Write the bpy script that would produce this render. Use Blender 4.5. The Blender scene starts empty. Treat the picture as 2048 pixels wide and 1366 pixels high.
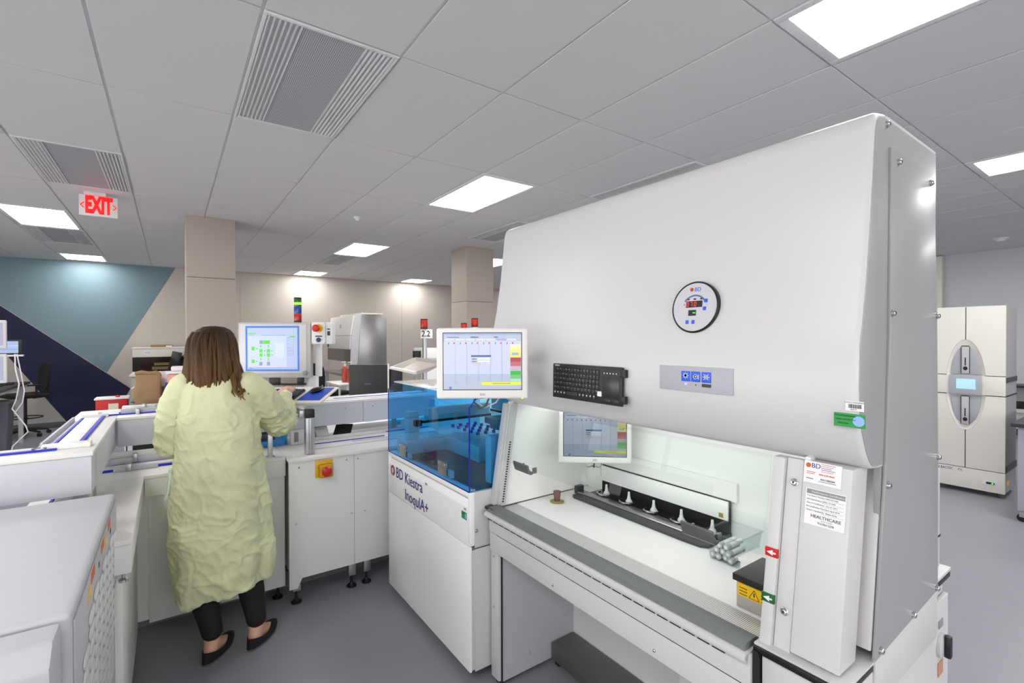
import bpy, bmesh, math, random
from math import sin, cos, pi, radians, sqrt, atan2
from mathutils import Vector, Matrix, noise
random.seed(7)
SC = bpy.context.scene
COL = SC.collection

# ------------------------------------------------------------------ camera, world, exposure
def make_camera():
    yaw, pit, rol, f = -0.6157, -0.008, -0.0025, 965.0
    fw = Vector((-sin(yaw)*cos(pit), cos(yaw)*cos(pit), sin(pit)))
    rt = Vector((cos(yaw), sin(yaw), 0)); up = rt.cross(fw)
    r2 = cos(rol)*rt + sin(rol)*up; u2 = -sin(rol)*rt + cos(rol)*up
    cd = bpy.data.cameras.new('camera'); cd.sensor_width = 36; cd.lens = f/2048*36
    cd.clip_start = .05; cd.clip_end = 100
    co = bpy.data.objects.new('camera', cd); COL.objects.link(co)
    co.matrix_world = Matrix(((r2.x, u2.x, -fw.x, 0), (r2.y, u2.y, -fw.y, 0), (r2.z, u2.z, -fw.z, 1.57), (0, 0, 0, 1)))
    SC.camera = co
make_camera()
w = bpy.data.worlds.new('world'); SC.world = w; w.use_nodes = True
w.node_tree.nodes['Background'].inputs[0].default_value = (1, .99, .975, 1)
w.node_tree.nodes['Background'].inputs[1].default_value = 5.4  # bright world, sends fill light through the added wall openings
SC.view_settings.view_transform = 'Standard'
SC.view_settings.look = 'None'
SC.view_settings.exposure = 0.0
SC.view_settings.gamma = 1.0
SC.view_settings.use_curve_mapping = False
try:
    SC.cycles.max_bounces = 10; SC.cycles.diffuse_bounces = 6; SC.cycles.glossy_bounces = 4
    SC.cycles.transparent_max_bounces = 16; SC.cycles.sample_clamp_indirect = 6
    SC.cycles.use_denoising = True; SC.cycles.caustics_reflective = False; SC.cycles.caustics_refractive = False
except Exception: pass
LAMP = 22.0          # strength of the ceiling panels
HOODLAMP = 5.8      # strength of the tube inside the safety cabinet

# ------------------------------------------------------------------ materials
MATS = {}
def lin(c):
    if isinstance(c, str):
        c = [int(c[i:i+2], 16)/255 for i in (0, 2, 4)]
    return tuple((x/12.92 if x <= .04045 else ((x+.055)/1.055)**2.4) for x in c[:3]) + (1,)
def mat(name, color, rough=.5, metal=0., emit=0., bump=0., scale=60., var=.03, coat=0., spec=.5, stretch=None):
    if name in MATS: return MATS[name]
    m = bpy.data.materials.new(name); m.use_nodes = True; nt = m.node_tree
    b = nt.nodes['Principled BSDF']; c = lin(color)
    tc = nt.nodes.new('ShaderNodeTexCoord'); nz = nt.nodes.new('ShaderNodeTexNoise')
    nz.inputs['Scale'].default_value = scale; nz.inputs['Detail'].default_value = 3
    if stretch:
        mp = nt.nodes.new('ShaderNodeMapping'); mp.inputs['Scale'].default_value = stretch
        nt.links.new(tc.outputs['Object'], mp.inputs[0]); nt.links.new(mp.outputs[0], nz.inputs['Vector'])
    else: nt.links.new(tc.outputs['Object'], nz.inputs['Vector'])
    mx = nt.nodes.new('ShaderNodeMix'); mx.data_type = 'RGBA'
    mx.inputs[6].default_value = tuple(x*(1-var) for x in c[:3])+(1,)
    mx.inputs[7].default_value = tuple(min(1, x*(1+var)) for x in c[:3])+(1,)
    nt.links.new(nz.outputs['Fac'], mx.inputs[0]); nt.links.new(mx.outputs[2], b.inputs['Base Color'])
    b.inputs['Roughness'].default_value = rough; b.inputs['Metallic'].default_value = metal
    b.inputs['Specular IOR Level'].default_value = spec
    if coat: b.inputs['Coat Weight'].default_value = coat; b.inputs['Coat Roughness'].default_value = .22
    if emit:
        nt.links.new(mx.outputs[2], b.inputs['Emission Color']); b.inputs['Emission Strength'].default_value = emit
    if bump:
        bp = nt.nodes.new('ShaderNodeBump'); bp.inputs['Strength'].default_value = bump; bp.inputs['Distance'].default_value = .01
        nt.links.new(nz.outputs['Fac'], bp.inputs['Height']); nt.links.new(bp.outputs[0], b.inputs['Normal'])
    MATS[name] = m; return m
def glass(name, color, gloss=1.0, rough=.02, refl=1.0):
    if name in MATS: return MATS[name]
    m = bpy.data.materials.new(name); m.use_nodes = True; nt = m.node_tree; nt.nodes.clear()
    o = nt.nodes.new('ShaderNodeOutputMaterial'); t = nt.nodes.new('ShaderNodeBsdfTransparent')
    g = nt.nodes.new('ShaderNodeBsdfGlossy'); fr = nt.nodes.new('ShaderNodeFresnel'); mx = nt.nodes.new('ShaderNodeMixShader')
    t.inputs[0].default_value = lin(color); g.inputs['Roughness'].default_value = rough
    fr.inputs[0].default_value = 1.45; g.inputs[0].default_value = (gloss, gloss, gloss, 1)
    ge = nt.nodes.new('ShaderNodeNewGeometry'); iv = nt.nodes.new('ShaderNodeMath'); iv.operation = 'SUBTRACT'; iv.inputs[0].default_value = 1
    m3 = nt.nodes.new('ShaderNodeMath'); m3.operation = 'MULTIPLY'; m3.inputs[1].default_value = refl
    mu = nt.nodes.new('ShaderNodeMath'); mu.operation = 'MULTIPLY'; nt.links.new(ge.outputs['Backfacing'], iv.inputs[1])
    nt.links.new(iv.outputs[0], mu.inputs[0]); nt.links.new(fr.outputs[0], mu.inputs[1])
    nt.links.new(mu.outputs[0], m3.inputs[0]); nt.links.new(m3.outputs[0], mx.inputs[0]); nt.links.new(t.outputs[0], mx.inputs[1]); nt.links.new(g.outputs[0], mx.inputs[2])
    nt.links.new(mx.outputs[0], o.inputs[0]); MATS[name] = m; return m

WHITE = mat('white_enamel', 'e4e3e4', .38, coat=.05, var=.01)
WHITE2 = mat('white_powder_coat', 'dedee0', .45, bump=.03, scale=900, var=.01)
CREAM = mat('cream_edge', 'ded9d0', .5)
CHALK = mat('white_laminate', 'e6e4e0', .4, var=.015)
PLASTIC = mat('white_plastic', 'e3e2e0', .38)
GREYPL = mat('light_grey_plastic', 'b9b8bd', .45)
MIDGREY = mat('mid_grey_plastic', '86888c', .5)
DARK = mat('dark_grey_plastic', '34363a', .45)
BLACK = mat('black_plastic', '0d0d10', .38)
RUBBER = mat('black_rubber', '090909', .7)
ALU = mat('brushed_aluminium', 'b4b6b8', .34, .9, scale=40, stretch=(1, 1, 30), bump=.02)
STEEL = mat('stainless_steel', 'a8a8aa', .28, .95, scale=5, bump=.12, var=.12)
CHROME = mat('chrome_screw', 'c8c8ca', .15, 1)
RED = mat('red_plastic', 'c01818', .4)
YELLOW = mat('yellow_plastic', 'e8b80a', .4)
BLUEP = mat('blue_plastic', '1c3f9c', .45)
BELT = mat('blue_belt', '1a25b4', .5)
GREEN = mat('green_sticker', '1f9440', .5)
PAPER = mat('paper_label', 'e9e8ea', .6)
INK = mat('navy_print', '1b2a78', .6)
INKB = mat('black_print', '161616', .6)
ORANGE = mat('orange_print', 'd0642c', .6)
LINE = mat('dark_joint', '151515', .7)
SHADOWGREY = mat('grey_joint', '7d7d80', .7)
BLUEGLASS = glass('blue_acrylic', 'b6e8fd')
BLUEEDGE = mat('blue_acrylic_edge', '10189c', .2)
CLEAR = glass('clear_glass', 'fafdfc', .9, .0, .35)
SMOKE = glass('clear_plastic_box', 'f8fafa', .7, .15)
GREYS = mat('grey_armrest', '6c7273', .55)

# ------------------------------------------------------------------ mesh builder
class MB:
    def __init__(s): s.v = []; s.f = []; s.m = []; s.mats = []
    def mi(s, m):
        if m is None: return 0
        if m not in s.mats: s.mats.append(m)
        return s.mats.index(m)
    def add(s, vs, fs, m=None):
        o = len(s.v); k = s.mi(m); s.v += [tuple(p) for p in vs]
        s.f += [tuple(i+o for i in f) for f in fs]; s.m += [k]*len(fs); return s
    def bm(s, b, m=None):
        b.verts.index_update(); return s.add([v.co[:] for v in b.verts], [[v.index for v in f.verts] for f in b.faces], m)
    def box(s, a, b, bev=0, m=None, seg=2, M=None):
        x0, y0, z0 = [min(p, q) for p, q in zip(a, b)]; x1, y1, z1 = [max(p, q) for p, q in zip(a, b)]
        B = bmesh.new(); vs = [B.verts.new(p) for p in ((x0,y0,z0),(x1,y0,z0),(x1,y1,z0),(x0,y1,z0),(x0,y0,z1),(x1,y0,z1),(x1,y1,z1),(x0,y1,z1))]
        for f in ((3,2,1,0),(4,5,6,7),(0,1,5,4),(1,2,6,5),(2,3,7,6),(3,0,4,7)): B.faces.new([vs[i] for i in f])
        if bev: bmesh.ops.bevel(B, geom=list(B.edges), offset=bev, segments=seg, profile=.6, affect='EDGES')
        if M is not None: bmesh.ops.transform(B, matrix=M, verts=B.verts)
        s.bm(B, m); B.free(); return s
    def prism(s, poly, axis, a0, a1, bev=0, m=None, seg=2, M=None):
        P = {'y': lambda p, t: (p[0], t, p[1]), 'x': lambda p, t: (t, p[0], p[1]), 'z': lambda p, t: (p[0], p[1], t)}[axis]
        B = bmesh.new(); A = [B.verts.new(P(p, a0)) for p in poly]; C = [B.verts.new(P(p, a1)) for p in poly]; n = len(poly)
        B.faces.new(A); B.faces.new(C[::-1])
        for i in range(n): B.faces.new((A[i], C[i], C[(i+1) % n], A[(i+1) % n]))
        bmesh.ops.recalc_face_normals(B, faces=B.faces)
        if bev: bmesh.ops.bevel(B, geom=list(B.edges), offset=bev, segments=seg, profile=.6, affect='EDGES')
        if M is not None: bmesh.ops.transform(B, matrix=M, verts=B.verts)
        s.bm(B, m); B.free(); return s
    def rings(s, R, m=None, cap=True, close=True):
        n = len(R[0]); vs = [p for r in R for p in r]; fs = []
        for i in range(len(R)-1):
            for j in range(n if close else n-1):
                k = (j+1) % n; fs.append((i*n+j, i*n+k, (i+1)*n+k, (i+1)*n+j))
        if cap: fs.append(tuple(range(n))[::-1]); fs.append(tuple((len(R)-1)*n+j for j in range(n)))
        return s.add(vs, fs, m)
    def tube(s, pts, r, n=10, m=None, cap=True):
        pts = [Vector(p) for p in pts]; R = []; rs = r if isinstance(r, (list, tuple)) else [r]*len(pts)
        t0 = (pts[1]-pts[0]).normalized(); u = t0.orthogonal().normalized()
        for i, p in enumerate(pts):
            t = (pts[min(i+1, len(pts)-1)]-pts[max(i-1, 0)]).normalized()
            u = (u - t*u.dot(t)).normalized(); w_ = t.cross(u)
            R.append([p+rs[i]*(cos(2*pi*j/n)*u+sin(2*pi*j/n)*w_) for j in range(n)])
        return s.rings(R, m, cap)
    def cyl(s, a, b, r, n=16, m=None, r2=None): return s.tube([a, b], [r, r if r2 is None else r2], n, m)
    def lathe(s, c, prof, n=20, m=None, M=None):
        R = [[Vector((r*cos(2*pi*j/n), r*sin(2*pi*j/n), z)) for j in range(n)] for r, z in prof]
        if M is not None: R = [[M @ p for p in r] for r in R]
        c = Vector(c); return s.rings([[p+c for p in r] for r in R], m)
    def ell(s, c, r, n=16, k=10, m=None, M=None):
        R = []
        for i in range(k+1):
            a = -pi/2+pi*(i+.02)/(k+.04) if 0 < i < k else (-pi/2+.02 if i == 0 else pi/2-.02)
            R.append([Vector((r[0]*cos(a)*cos(2*pi*j/n), r[1]*cos(a)*sin(2*pi*j/n), r[2]*sin(a))) for j in range(n)])
        if M is not None: R = [[M @ p for p in q] for q in R]
        c = Vector(c); return s.rings([[p+c for p in q] for q in R], m)
    def chain(s, pts, rs, n=14, m=None, sub=4):
        """limb: capsule with a radius for each joint, rounded at both ends"""
        P = []; Q = []
        for i in range(len(pts)-1):
            for j in range(sub):
                t = j/sub; tt = t*t*(3-2*t); P.append(Vector(pts[i]).lerp(Vector(pts[i+1]), t)); Q.append(rs[i]*(1-tt)+rs[i+1]*tt)
        P.append(Vector(pts[-1])); Q.append(rs[-1])
        d0 = (P[0]-P[1]).normalized(); d1 = (P[-1]-P[-2]).normalized()
        A = [(P[0]+d0*Q[0]*sin(a), Q[0]*cos(a)) for a in (1.35, .9, .45)]; Z = [(P[-1]+d1*Q[-1]*sin(a), Q[-1]*cos(a)) for a in (.45, .9, 1.35)]
        pp = [a[0] for a in A]+P+[z[0] for z in Z]; rr = [a[1] for a in A]+Q+[z[1] for z in Z]
        return s.tube(pp, rr, n, m)
    def mesh(s, name, smooth=True, mats=None, off=None, ang=38):
        me = bpy.data.meshes.new(name); vs = s.v
        if off is not None: vs = [(p[0]-off[0], p[1]-off[1], p[2]-off[2]) for p in vs]
        me.from_pydata(vs, [], s.f)
        for mm in (s.mats or (mats if isinstance(mats, list) else [mats])): me.materials.append(mm)
        if s.mats: me.polygons.foreach_set('material_index', s.m)
        B = bmesh.new(); B.from_mesh(me); bmesh.ops.recalc_face_normals(B, faces=B.faces); B.to_mesh(me); B.free()
        if smooth:
            me.shade_smooth()
            me.set_sharp_from_angle(angle=radians(ang))
        me.update(); return me

OFF = {}
def thing(name, label, cat, loc=(0, 0, 0), rz=0, group=None, local=False):
    o = bpy.data.objects.new(name, None); o.empty_display_size = .1; COL.objects.link(o)
    o.location = loc; o.rotation_euler = (0, 0, rz); o['label'] = label; o['category'] = cat
    if group: o['group'] = group
    OFF[o.name] = (0, 0, 0) if local else tuple(loc)
    return o
def obj(name, mb, m=None, parent=None, label=None, smooth=True, kind=None, ang=38, loc=None, rot=None):
    off = OFF.get(parent.name, (0, 0, 0)) if parent else (0, 0, 0)
    me = mb if isinstance(mb, bpy.types.Mesh) else mb.mesh(name, smooth, m, None if loc is not None else off, ang)
    o = bpy.data.objects.new(name, me); COL.objects.link(o)
    if parent: o.parent = parent; OFF[o.name] = off
    if loc is not None: o.location = tuple(a-b for a, b in zip(loc, off))
    if rot is not None: o.rotation_euler = rot
    if label: o['label'] = label
    if kind: o['kind'] = kind
    return o
def tag(o, label, cat, group=None):
    o['label'] = label; o['category'] = cat
    if group: o['group'] = group
    return o
def struct(name, mb, m=None, label=None, cat=None, smooth=True):
    o = obj(name, mb, m, smooth=smooth); o['kind'] = 'structure'
    if label: o['label'] = label
    if cat: o['category'] = cat
    return o
def dup(root, loc=None, rz=None, label=None, group=None):
    r = root.copy(); COL.objects.link(r); OFF[r.name] = OFF.get(root.name, (0, 0, 0))
    if loc is not None: r.location = loc
    if rz is not None: r.rotation_euler = (0, 0, rz)
    if label: r['label'] = label
    if group: r['group'] = group
    for ch in list(root.children):
        c = ch.copy(); COL.objects.link(c); c.parent = r
        for g in ch.children:
            d = g.copy(); COL.objects.link(d); d.parent = c
    return r
def textmesh(s, size, M, m, ext=.0006, align='LEFT', xs=1.0, bold=0.):
    """lettering as thin solid letters; M places the text plane"""
    cu = bpy.data.curves.new('t', 'FONT'); cu.body = s; cu.size = size; cu.extrude = ext/2; cu.align_x = align; cu.align_y = 'CENTER'; cu.resolution_u = 3; cu.offset = bold
    o = bpy.data.objects.new('t', cu); COL.objects.link(o)
    me = bpy.data.meshes.new_from_object(o.evaluated_get(bpy.context.evaluated_depsgraph_get()))
    me.transform(Matrix.Diagonal((xs, 1, 1, 1))); me.transform(M)
    bpy.data.objects.remove(o); me.materials.clear(); me.materials.append(m); return me
def text(name, s, size, M, m, parent, **k):
    me = textmesh(s, size, M, m, **k); off = OFF.get(parent.name, (0, 0, 0)); me.transform(Matrix.Translation([-x for x in off]))
    me.name = name; o = bpy.data.objects.new(name, me); COL.objects.link(o); o.parent = parent; OFF[o.name] = off; return o
def frame(o, r, u):
    """matrix with origin o, text-right r, text-up u"""
    r = Vector(r).normalized(); u = Vector(u); u = (u-r*u.dot(r)).normalized(); n = r.cross(u); o = Vector(o)
    return Matrix(((r.x, u.x, n.x, o.x), (r.y, u.y, n.y, o.y), (r.z, u.z, n.z, o.z), (0, 0, 0, 1)))
SCREW = None
def screw_mesh(r=.006):
    k = 'screw%.4f' % r
    if k in bpy.data.meshes: return bpy.data.meshes[k]
    b = MB(); b.lathe((0, 0, 0), [(r*1.25, 0), (r*1.25, r*.25), (r, r*.3), (r, r*.8), (r*.75, r*1.05), (r*.3, r*1.1)], 14, CHROME)
    b.lathe((0, 0, 0), [(r*.4, r*1.1), (r*.38, r*1.13)], 6, BLACK)
    me = b.mesh(k); return me
def screws(parent, pts, normal, r=.006, name='screw'):
    q = Vector((0, 0, 1)).rotation_difference(Vector(normal)).to_euler()
    for p in pts: obj(name, screw_mesh(r), None, parent, loc=p, rot=q)
def flat(M, rects, base=None, th=.0004):
    """printed or displayed rectangles on a plane: rects are (x0,y0,x1,y1,material) in the plane of M"""
    b = MB(); z = 0
    for i, (x0, y0, x1, y1, m) in enumerate(rects):
        z = i*6e-5
        b.box((x0, y0, z), (x1, y1, z+th), m=m, M=M)
    return b
# ------------------------------------------------------------------ the room
CH = 2.97
def cx(c): return .33+.616*c
def ry(r): return 2.2895+1.2015*r
X0, X1, Y0, Y1 = -6.0, 11.0, -5.0, 11.6
TILE = mat('ceiling_tile', 'd5d3d4', .9, var=.02, bump=.15, scale=250)
TEE = mat('ceiling_grid_tee', 'd2d1d2', .6)
FLOORM = mat('grey_vinyl_floor', '8a8b93', .33, var=.05, scale=9, bump=.015, spec=.45)
BEIGE = mat('beige_wall_paint', 'b9b1a8', .6, var=.015, stretch=(1, 1, .15), scale=20)
COLM = mat('column_paint', 'aca197', .6, var=.015, stretch=(1, 1, .15), scale=20)
TEAL = mat('slate_teal_paint', '667d87', .5, var=.03, stretch=(1, 1, .1), scale=30)
NAVY = mat('navy_paint', '0b1138', .75, var=.05, stretch=(1, 1, .1), scale=30)
TAUPE = mat('taupe_paint', 'a39c96', .55, var=.02)
GREYW = mat('grey_wall_paint', 'c2c4ca', .6, var=.02)
BASEB = mat('dark_baseboard', '4c4a4c', .6)

struct('floor', MB().box((X0, Y0, -.1), (X1, Y1, 0)), FLOORM)
# unseen left and rear walls, with openings added to let in fill light
wl_ = MB().box((X0-.1, Y0, 0), (X0, Y1, .3)).box((X0-.1, Y0, 1.8), (X0, Y1, CH+.1)).box((X0-.1, 8.5, .3), (X0, Y1, 1.8))
wr_ = MB().box((X0, Y0-.1, 0), (X1, Y0, 1.0)).box((X0, Y0-.1, 2.2), (X1, Y0, CH+.1)).box((7.5, Y0-.1, 1.0), (X1, Y0, 2.2))
for k in range(7): wl_.box((X0-.08, Y0+k*2.25-.04, .3), (X0-.02, Y0+k*2.25+.04, 1.8))
for k in range(7): wr_.box((X0+k*2.25-.04, Y0-.08, 1.0), (X0+k*2.25+.04, Y0-.02, 2.2))
struct('wall_left', wl_, BEIGE)
struct('wall_rear', wr_, BEIGE)
wb = struct('wall_back', MB().box((X0, Y1, 0), (X1, Y1+.1, CH+.1)), BEIGE)
struct('wall_right', MB().box((X1, Y0, 0), (X1+.1, Y1, CH+.1)), GREYW)
yb = Y1
def panel(name, poly, m): obj(name, MB().prism(poly, 'y', yb-.006, yb-.0001, bev=.0015, seg=1), m, wb)
g = .002
panel('mural_panel', [(-3.27, 2.96), (.085, 2.96), (-.968, .95)], TEAL)
panel('mural_panel', [(-3.29, 2.96), (-.974, .935), (-.625, .627), (-.878, .1), (-1.527, .1)], NAVY)
panel('mural_panel', [(-3.31, 2.96), (-1.535, .1), (-5.9, .1), (-5.9, 2.96)], TAUPE)
panel('wall_panel', [(.095, 2.96), (-.963, .945), (-.618, .64), (-.87, .1), (1.2, .1), (1.2, 2.96)], BEIGE)
for a, b_ in ((1.205, 2.98), (2.985, 4.78), (4.785, 6.6), (6.605, 8.4), (8.405, 10.98)):
    panel('wall_panel', [(a, .1), (b_, .1), (b_, 2.96), (a, 2.96)], BEIGE)
struct('baseboard_back', MB().box((X0, yb-.018, 0), (X1, yb-.0062, .1), .003), BASEB)
struct('baseboard_right', MB().box((X1-.014, Y0, 0), (X1-.0002, yb-.02, .1), .003), BASEB)
def column(n, x, y, z0=2.05):
    w_, d = .49, .49
    o = struct(n, MB().box((x, y, 0), (x+w_, y+d, z0), .006), COLM)
    obj('column_casing', MB().box((x, y, z0+.004), (x+w_, y+d, CH), .006), COLM, o)
    obj('baseboard', MB().box((x-.008, y-.008, 0), (x+w_+.008, y+d+.008, .1), .003), BASEB, o)
column('column_1', .147, 6.6, 2.27)
column('column_2', 3.70, 6.43, 2.13)
# cream pilaster in the far right corner
struct('trim_1', MB().box((X1-.12, 2.52, .1), (X1-.0002, 2.66, CH-.012), .004), CREAM)

lights = {(c, r): None for c in (-3, 3, 8) for r in (-2, 1)}
lights.update({(-3, 4): 0, (3, 4): 0, (7, 4): 0, (-3, 7): 0, (3, 7): 0, (7, 7): 0, (-3, -5): 0, (3, -5): 0, (8, -5): 0, (-8, -2): 0, (-8, 1): 0, (-8, 4): 0, (13, -2): 0, (13, 1): 0, (13, 4): 0, (13, 7): 0})
diffs = {(0, 0): 0, (-2, 2): 0, (-3, 5): 0, (5, 0): 0, (3, 5): 0, (5, 2): 0}
ceil = struct('ceiling', MB().box((X0, Y0, CH+.0065), (X1, Y1, CH+.12)), TEE)
tb = MB().box((-.3005, -.5965, 0), (.3005, .5965, .0065), .0015, seg=1); tile_me = tb.mesh('ceiling_tile', True, TILE)
clip = MB().box((-.3005, -.5965, 0), (.3005, .29, .0065), .0015, seg=1).mesh('ceiling_tile_cut', True, TILE)
for c in range(-6, 17):
    for r in range(-3, 8):
        if (c, r) in lights or (c, r) in diffs: continue
        last = r == 7; x = cx(c)+.308; y = ry(r)+.60075
        if c == 16: continue
        obj('ceiling_tile', clip if last else tile_me, None, ceil, loc=(x, y, CH))
# sticks of fixtures
def lamp_material():
    m = bpy.data.materials.new('lit_diffuser'); m.use_nodes = True; nt = m.node_tree; b = nt.nodes['Principled BSDF']
    tc = nt.nodes.new('ShaderNodeTexCoord'); wv = nt.nodes.new('ShaderNodeTexWave'); w2 = nt.nodes.new('ShaderNodeTexWave')
    wv.bands_direction = 'X'; wv.inputs['Scale'].default_value = 3.1; wv.inputs['Distortion'].default_value = 0
    w2.bands_direction = 'Y'; w2.inputs['Scale'].default_value = 6.5
    for q in (wv, w2): nt.links.new(tc.outputs['Object'], q.inputs['Vector'])
    a = nt.nodes.new('ShaderNodeMath'); a.operation = 'MULTIPLY_ADD'; a.inputs[1].default_value = .28; a.inputs[2].default_value = .74
    c = nt.nodes.new('ShaderNodeMath'); c.operation = 'MULTIPLY_ADD'; c.inputs[1].default_value = .12
    d = nt.nodes.new('ShaderNodeMath'); d.operation = 'MULTIPLY'; d.inputs[1].default_value = LAMP
    nt.links.new(wv.outputs['Fac'], a.inputs[0]); nt.links.new(w2.outputs['Fac'], c.inputs[0]); nt.links.new(a.outputs[0], c.inputs[2])
    nt.links.new(c.outputs[0], d.inputs[0]); nt.links.new(d.outputs[0], b.inputs['Emission Strength'])
    b.inputs['Emission Color'].default_value = (1, .985, .965, 1); b.inputs['Base Color'].default_value = (.9, .9, .9, 1)
    return m
LAMPM = lamp_material()
fb = MB()
for s_ in (-1, 1):
    fb.box((s_*.301, -.595, .0), (s_*.262, .595, .012), .002); fb.box((-.262, s_*.595, .0), (.262, s_*.548, .012), .002)
fr_me = fb.mesh('frame', True, WHITE2)
df = MB(); df.prism([(-.264, .016), (.264, .016), (.264, .008), (.21, .002), (.105, .0005), (0, .004), (-.105, .0005), (-.21, .002), (-.264, .008)], 'y', -.55, .55)
df_me = df.mesh('diffuser', True, LAMPM)
LL = {(3, -2): 'large recessed ceiling light panel above the white safety cabinet, cut by the top edge',
      (3, 1): 'glowing recessed ceiling light panel left of the white safety cabinet top',
      (3, 4): 'recessed ceiling light panel ahead of the first concrete column, beside a grey air grille',
      (3, 7): 'small distant ceiling light panel near the beige back wall, left of the second column',
      (7, 7): 'farthest ceiling light panel, close to the second column and back wall',
      (7, 4): 'sliver of a ceiling light panel between second column and cabinet top',
      (-3, 4): 'ceiling light panel beside the EXIT sign, over the blue wall side',
      (-3, 7): 'distant ceiling light panel washing the teal part of the mural wall',
      (8, -2): 'ceiling light panel at the right edge above the tall white incubator',
      (-3, 1): 'ceiling light panel cut off at the left edge beside the nearer air grille',
      (8, 1): 'ceiling light panel hidden behind the top of the white safety cabinet'}
for (c, r) in lights:
    o = thing('ceiling_light', LL.get((c, r), 'white recessed ceiling light panel in a part of the room outside the frame'), 'ceiling light', (cx(c)+.308, ry(r)+.60075, CH-.004), 0, 'recessed ceiling light panels', True)
    a = obj('frame', fr_me, None, o); b_ = obj('diffuser', df_me, None, o)
    if r == 7: o.location.y = 11.08; o.scale.y = .62
PERF = mat('perforated_grille', 'bcbdc0', .6, 0., var=.05)
def perf(m, sc, dark, frac=.5):
    nt = m.node_tree; b = nt.nodes['Principled BSDF']; tc = nt.nodes.new('ShaderNodeTexCoord'); s = nt.nodes.new('ShaderNodeSeparateXYZ')
    nt.links.new(tc.outputs['Object'], s.inputs[0]); outs = []
    for ax in sc:
        mu = nt.nodes.new('ShaderNodeMath'); mu.operation = 'MULTIPLY'; mu.inputs[1].default_value = sc[ax]
        fr_ = nt.nodes.new('ShaderNodeMath'); fr_.operation = 'FRACT'; gt = nt.nodes.new('ShaderNodeMath'); gt.operation = 'GREATER_THAN'; gt.inputs[1].default_value = frac
        nt.links.new(s.outputs[ax], mu.inputs[0]); nt.links.new(mu.outputs[0], fr_.inputs[0]); nt.links.new(fr_.outputs[0], gt.inputs[0]); outs.append(gt.outputs[0])
    o = outs[0]
    if len(outs) > 1:
        mm = nt.nodes.new('ShaderNodeMath'); mm.operation = 'MULTIPLY'; nt.links.new(outs[0], mm.inputs[0]); nt.links.new(outs[1], mm.inputs[1]); o = mm.outputs[0]
    mx = nt.nodes.new('ShaderNodeMix'); mx.data_type = 'RGBA'; src = b.inputs['Base Color'].links[0].from_socket
    nt.links.new(src, mx.inputs[6]); mx.inputs[7].default_value = lin(dark); nt.links.new(o, mx.inputs[0]); nt.links.new(mx.outputs[2], b.inputs['Base Color'])
perf(PERF, {'X': 110}, '8a8b8f')
LOUV = mat('louvre_white', 'd8d8d9', .5)
def make_diffuser():
    o = thing('ceiling_air_grille', 'x', 'air vent', (0, 0, 0), 0, 'ceiling air grilles', True)
    fm = MB()
    for s_ in (-1, 1):
        fm.box((s_*.302, -.595, -.003), (s_*.288, .595, .01), .001); fm.box((-.288, s_*.595, -.003), (.288, s_*.578, .01), .001); fm.box((s_*.142, -.578, -.003), (s_*.15, .578, .01))
    obj('frame', fm, LOUV, o); obj('backing', MB().box((-.3, -.59, .03), (.3, .59, .036)), DARK, o)
    obj('grille_panel', MB().box((-.141, -.577, .001), (.141, .577, .006)), PERF, o)
    for s_ in (-1, 1):
        sl = MB(); sl.prism([(-.011, .0), (-.003, 0), (.011, .026), (.003, .026)], 'y', -.577, .577)
        if s_ > 0: sl.v = [(-p[0], p[1], p[2]) for p in sl.v]
        me = sl.mesh('slat', False, LOUV)
        for k in range(6): obj('slat', me, None, o, loc=(s_*(.162+k*.0225), 0, -.003))
    return o
DL = {(0, 0): 'large louvred air grille in the ceiling, nearest one, above left of centre',
      (-2, 2): 'louvred air grille in the ceiling just in front of the EXIT sign',
      (-3, 5): 'small louvred air grille behind the lit panel beside the EXIT sign',
      (5, 0): 'dark edge of a ceiling air grille peeking over the safety cabinet top, nearer one',
      (3, 5): 'distant louvred air grille touching a lit panel between the two columns',
      (5, 2): 'ceiling air grille partly hidden by the left shoulder of the safety cabinet'}
d0 = make_diffuser()
for i, (c, r) in enumerate(diffs):
    o = d0 if i == 0 else dup(d0)
    o.location = (cx(c)+.308, ry(r)+.60075, CH-.004); o['label'] = DL[(c, r)]

# EXIT sign
e = thing('exit_sign', 'white ceiling-mounted EXIT sign with red letters and arrows', 'exit sign', (-.555, 6.1, CH))
obj('canopy', MB().box((-.66, 6.06, CH-.03), (-.5, 6.14, CH), .004), WHITE2, e)
obj('sign_panel', MB().box((-.70, 6.092, 2.745), (-.415, 6.108, 2.94), .003), mat('sign_face', 'd8d4d2', .4, emit=.08), e)
REDL = mat('red_lit_letters', 'ff0505', .4, emit=1.0)
text('lettering', 'EXIT', .215, frame((-.656, 6.0905, 2.843), (1, 0, 0), (0, 0, 1)), REDL, e, xs=.455, ext=.002, bold=.012)
for sx, x in ((1, -.69), (-1, -.424)):
    b_ = MB()
    for sz in (1, -1): b_.box((0, 0, -.004), (.038, .003, .004), M=Matrix.Translation((x, 6.0895, 2.843)) @ Matrix.Rotation(-sz*.75 if sx > 0 else -pi+sz*.75, 4, 'Y'))
    obj('arrow', b_, REDL, e)
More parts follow.
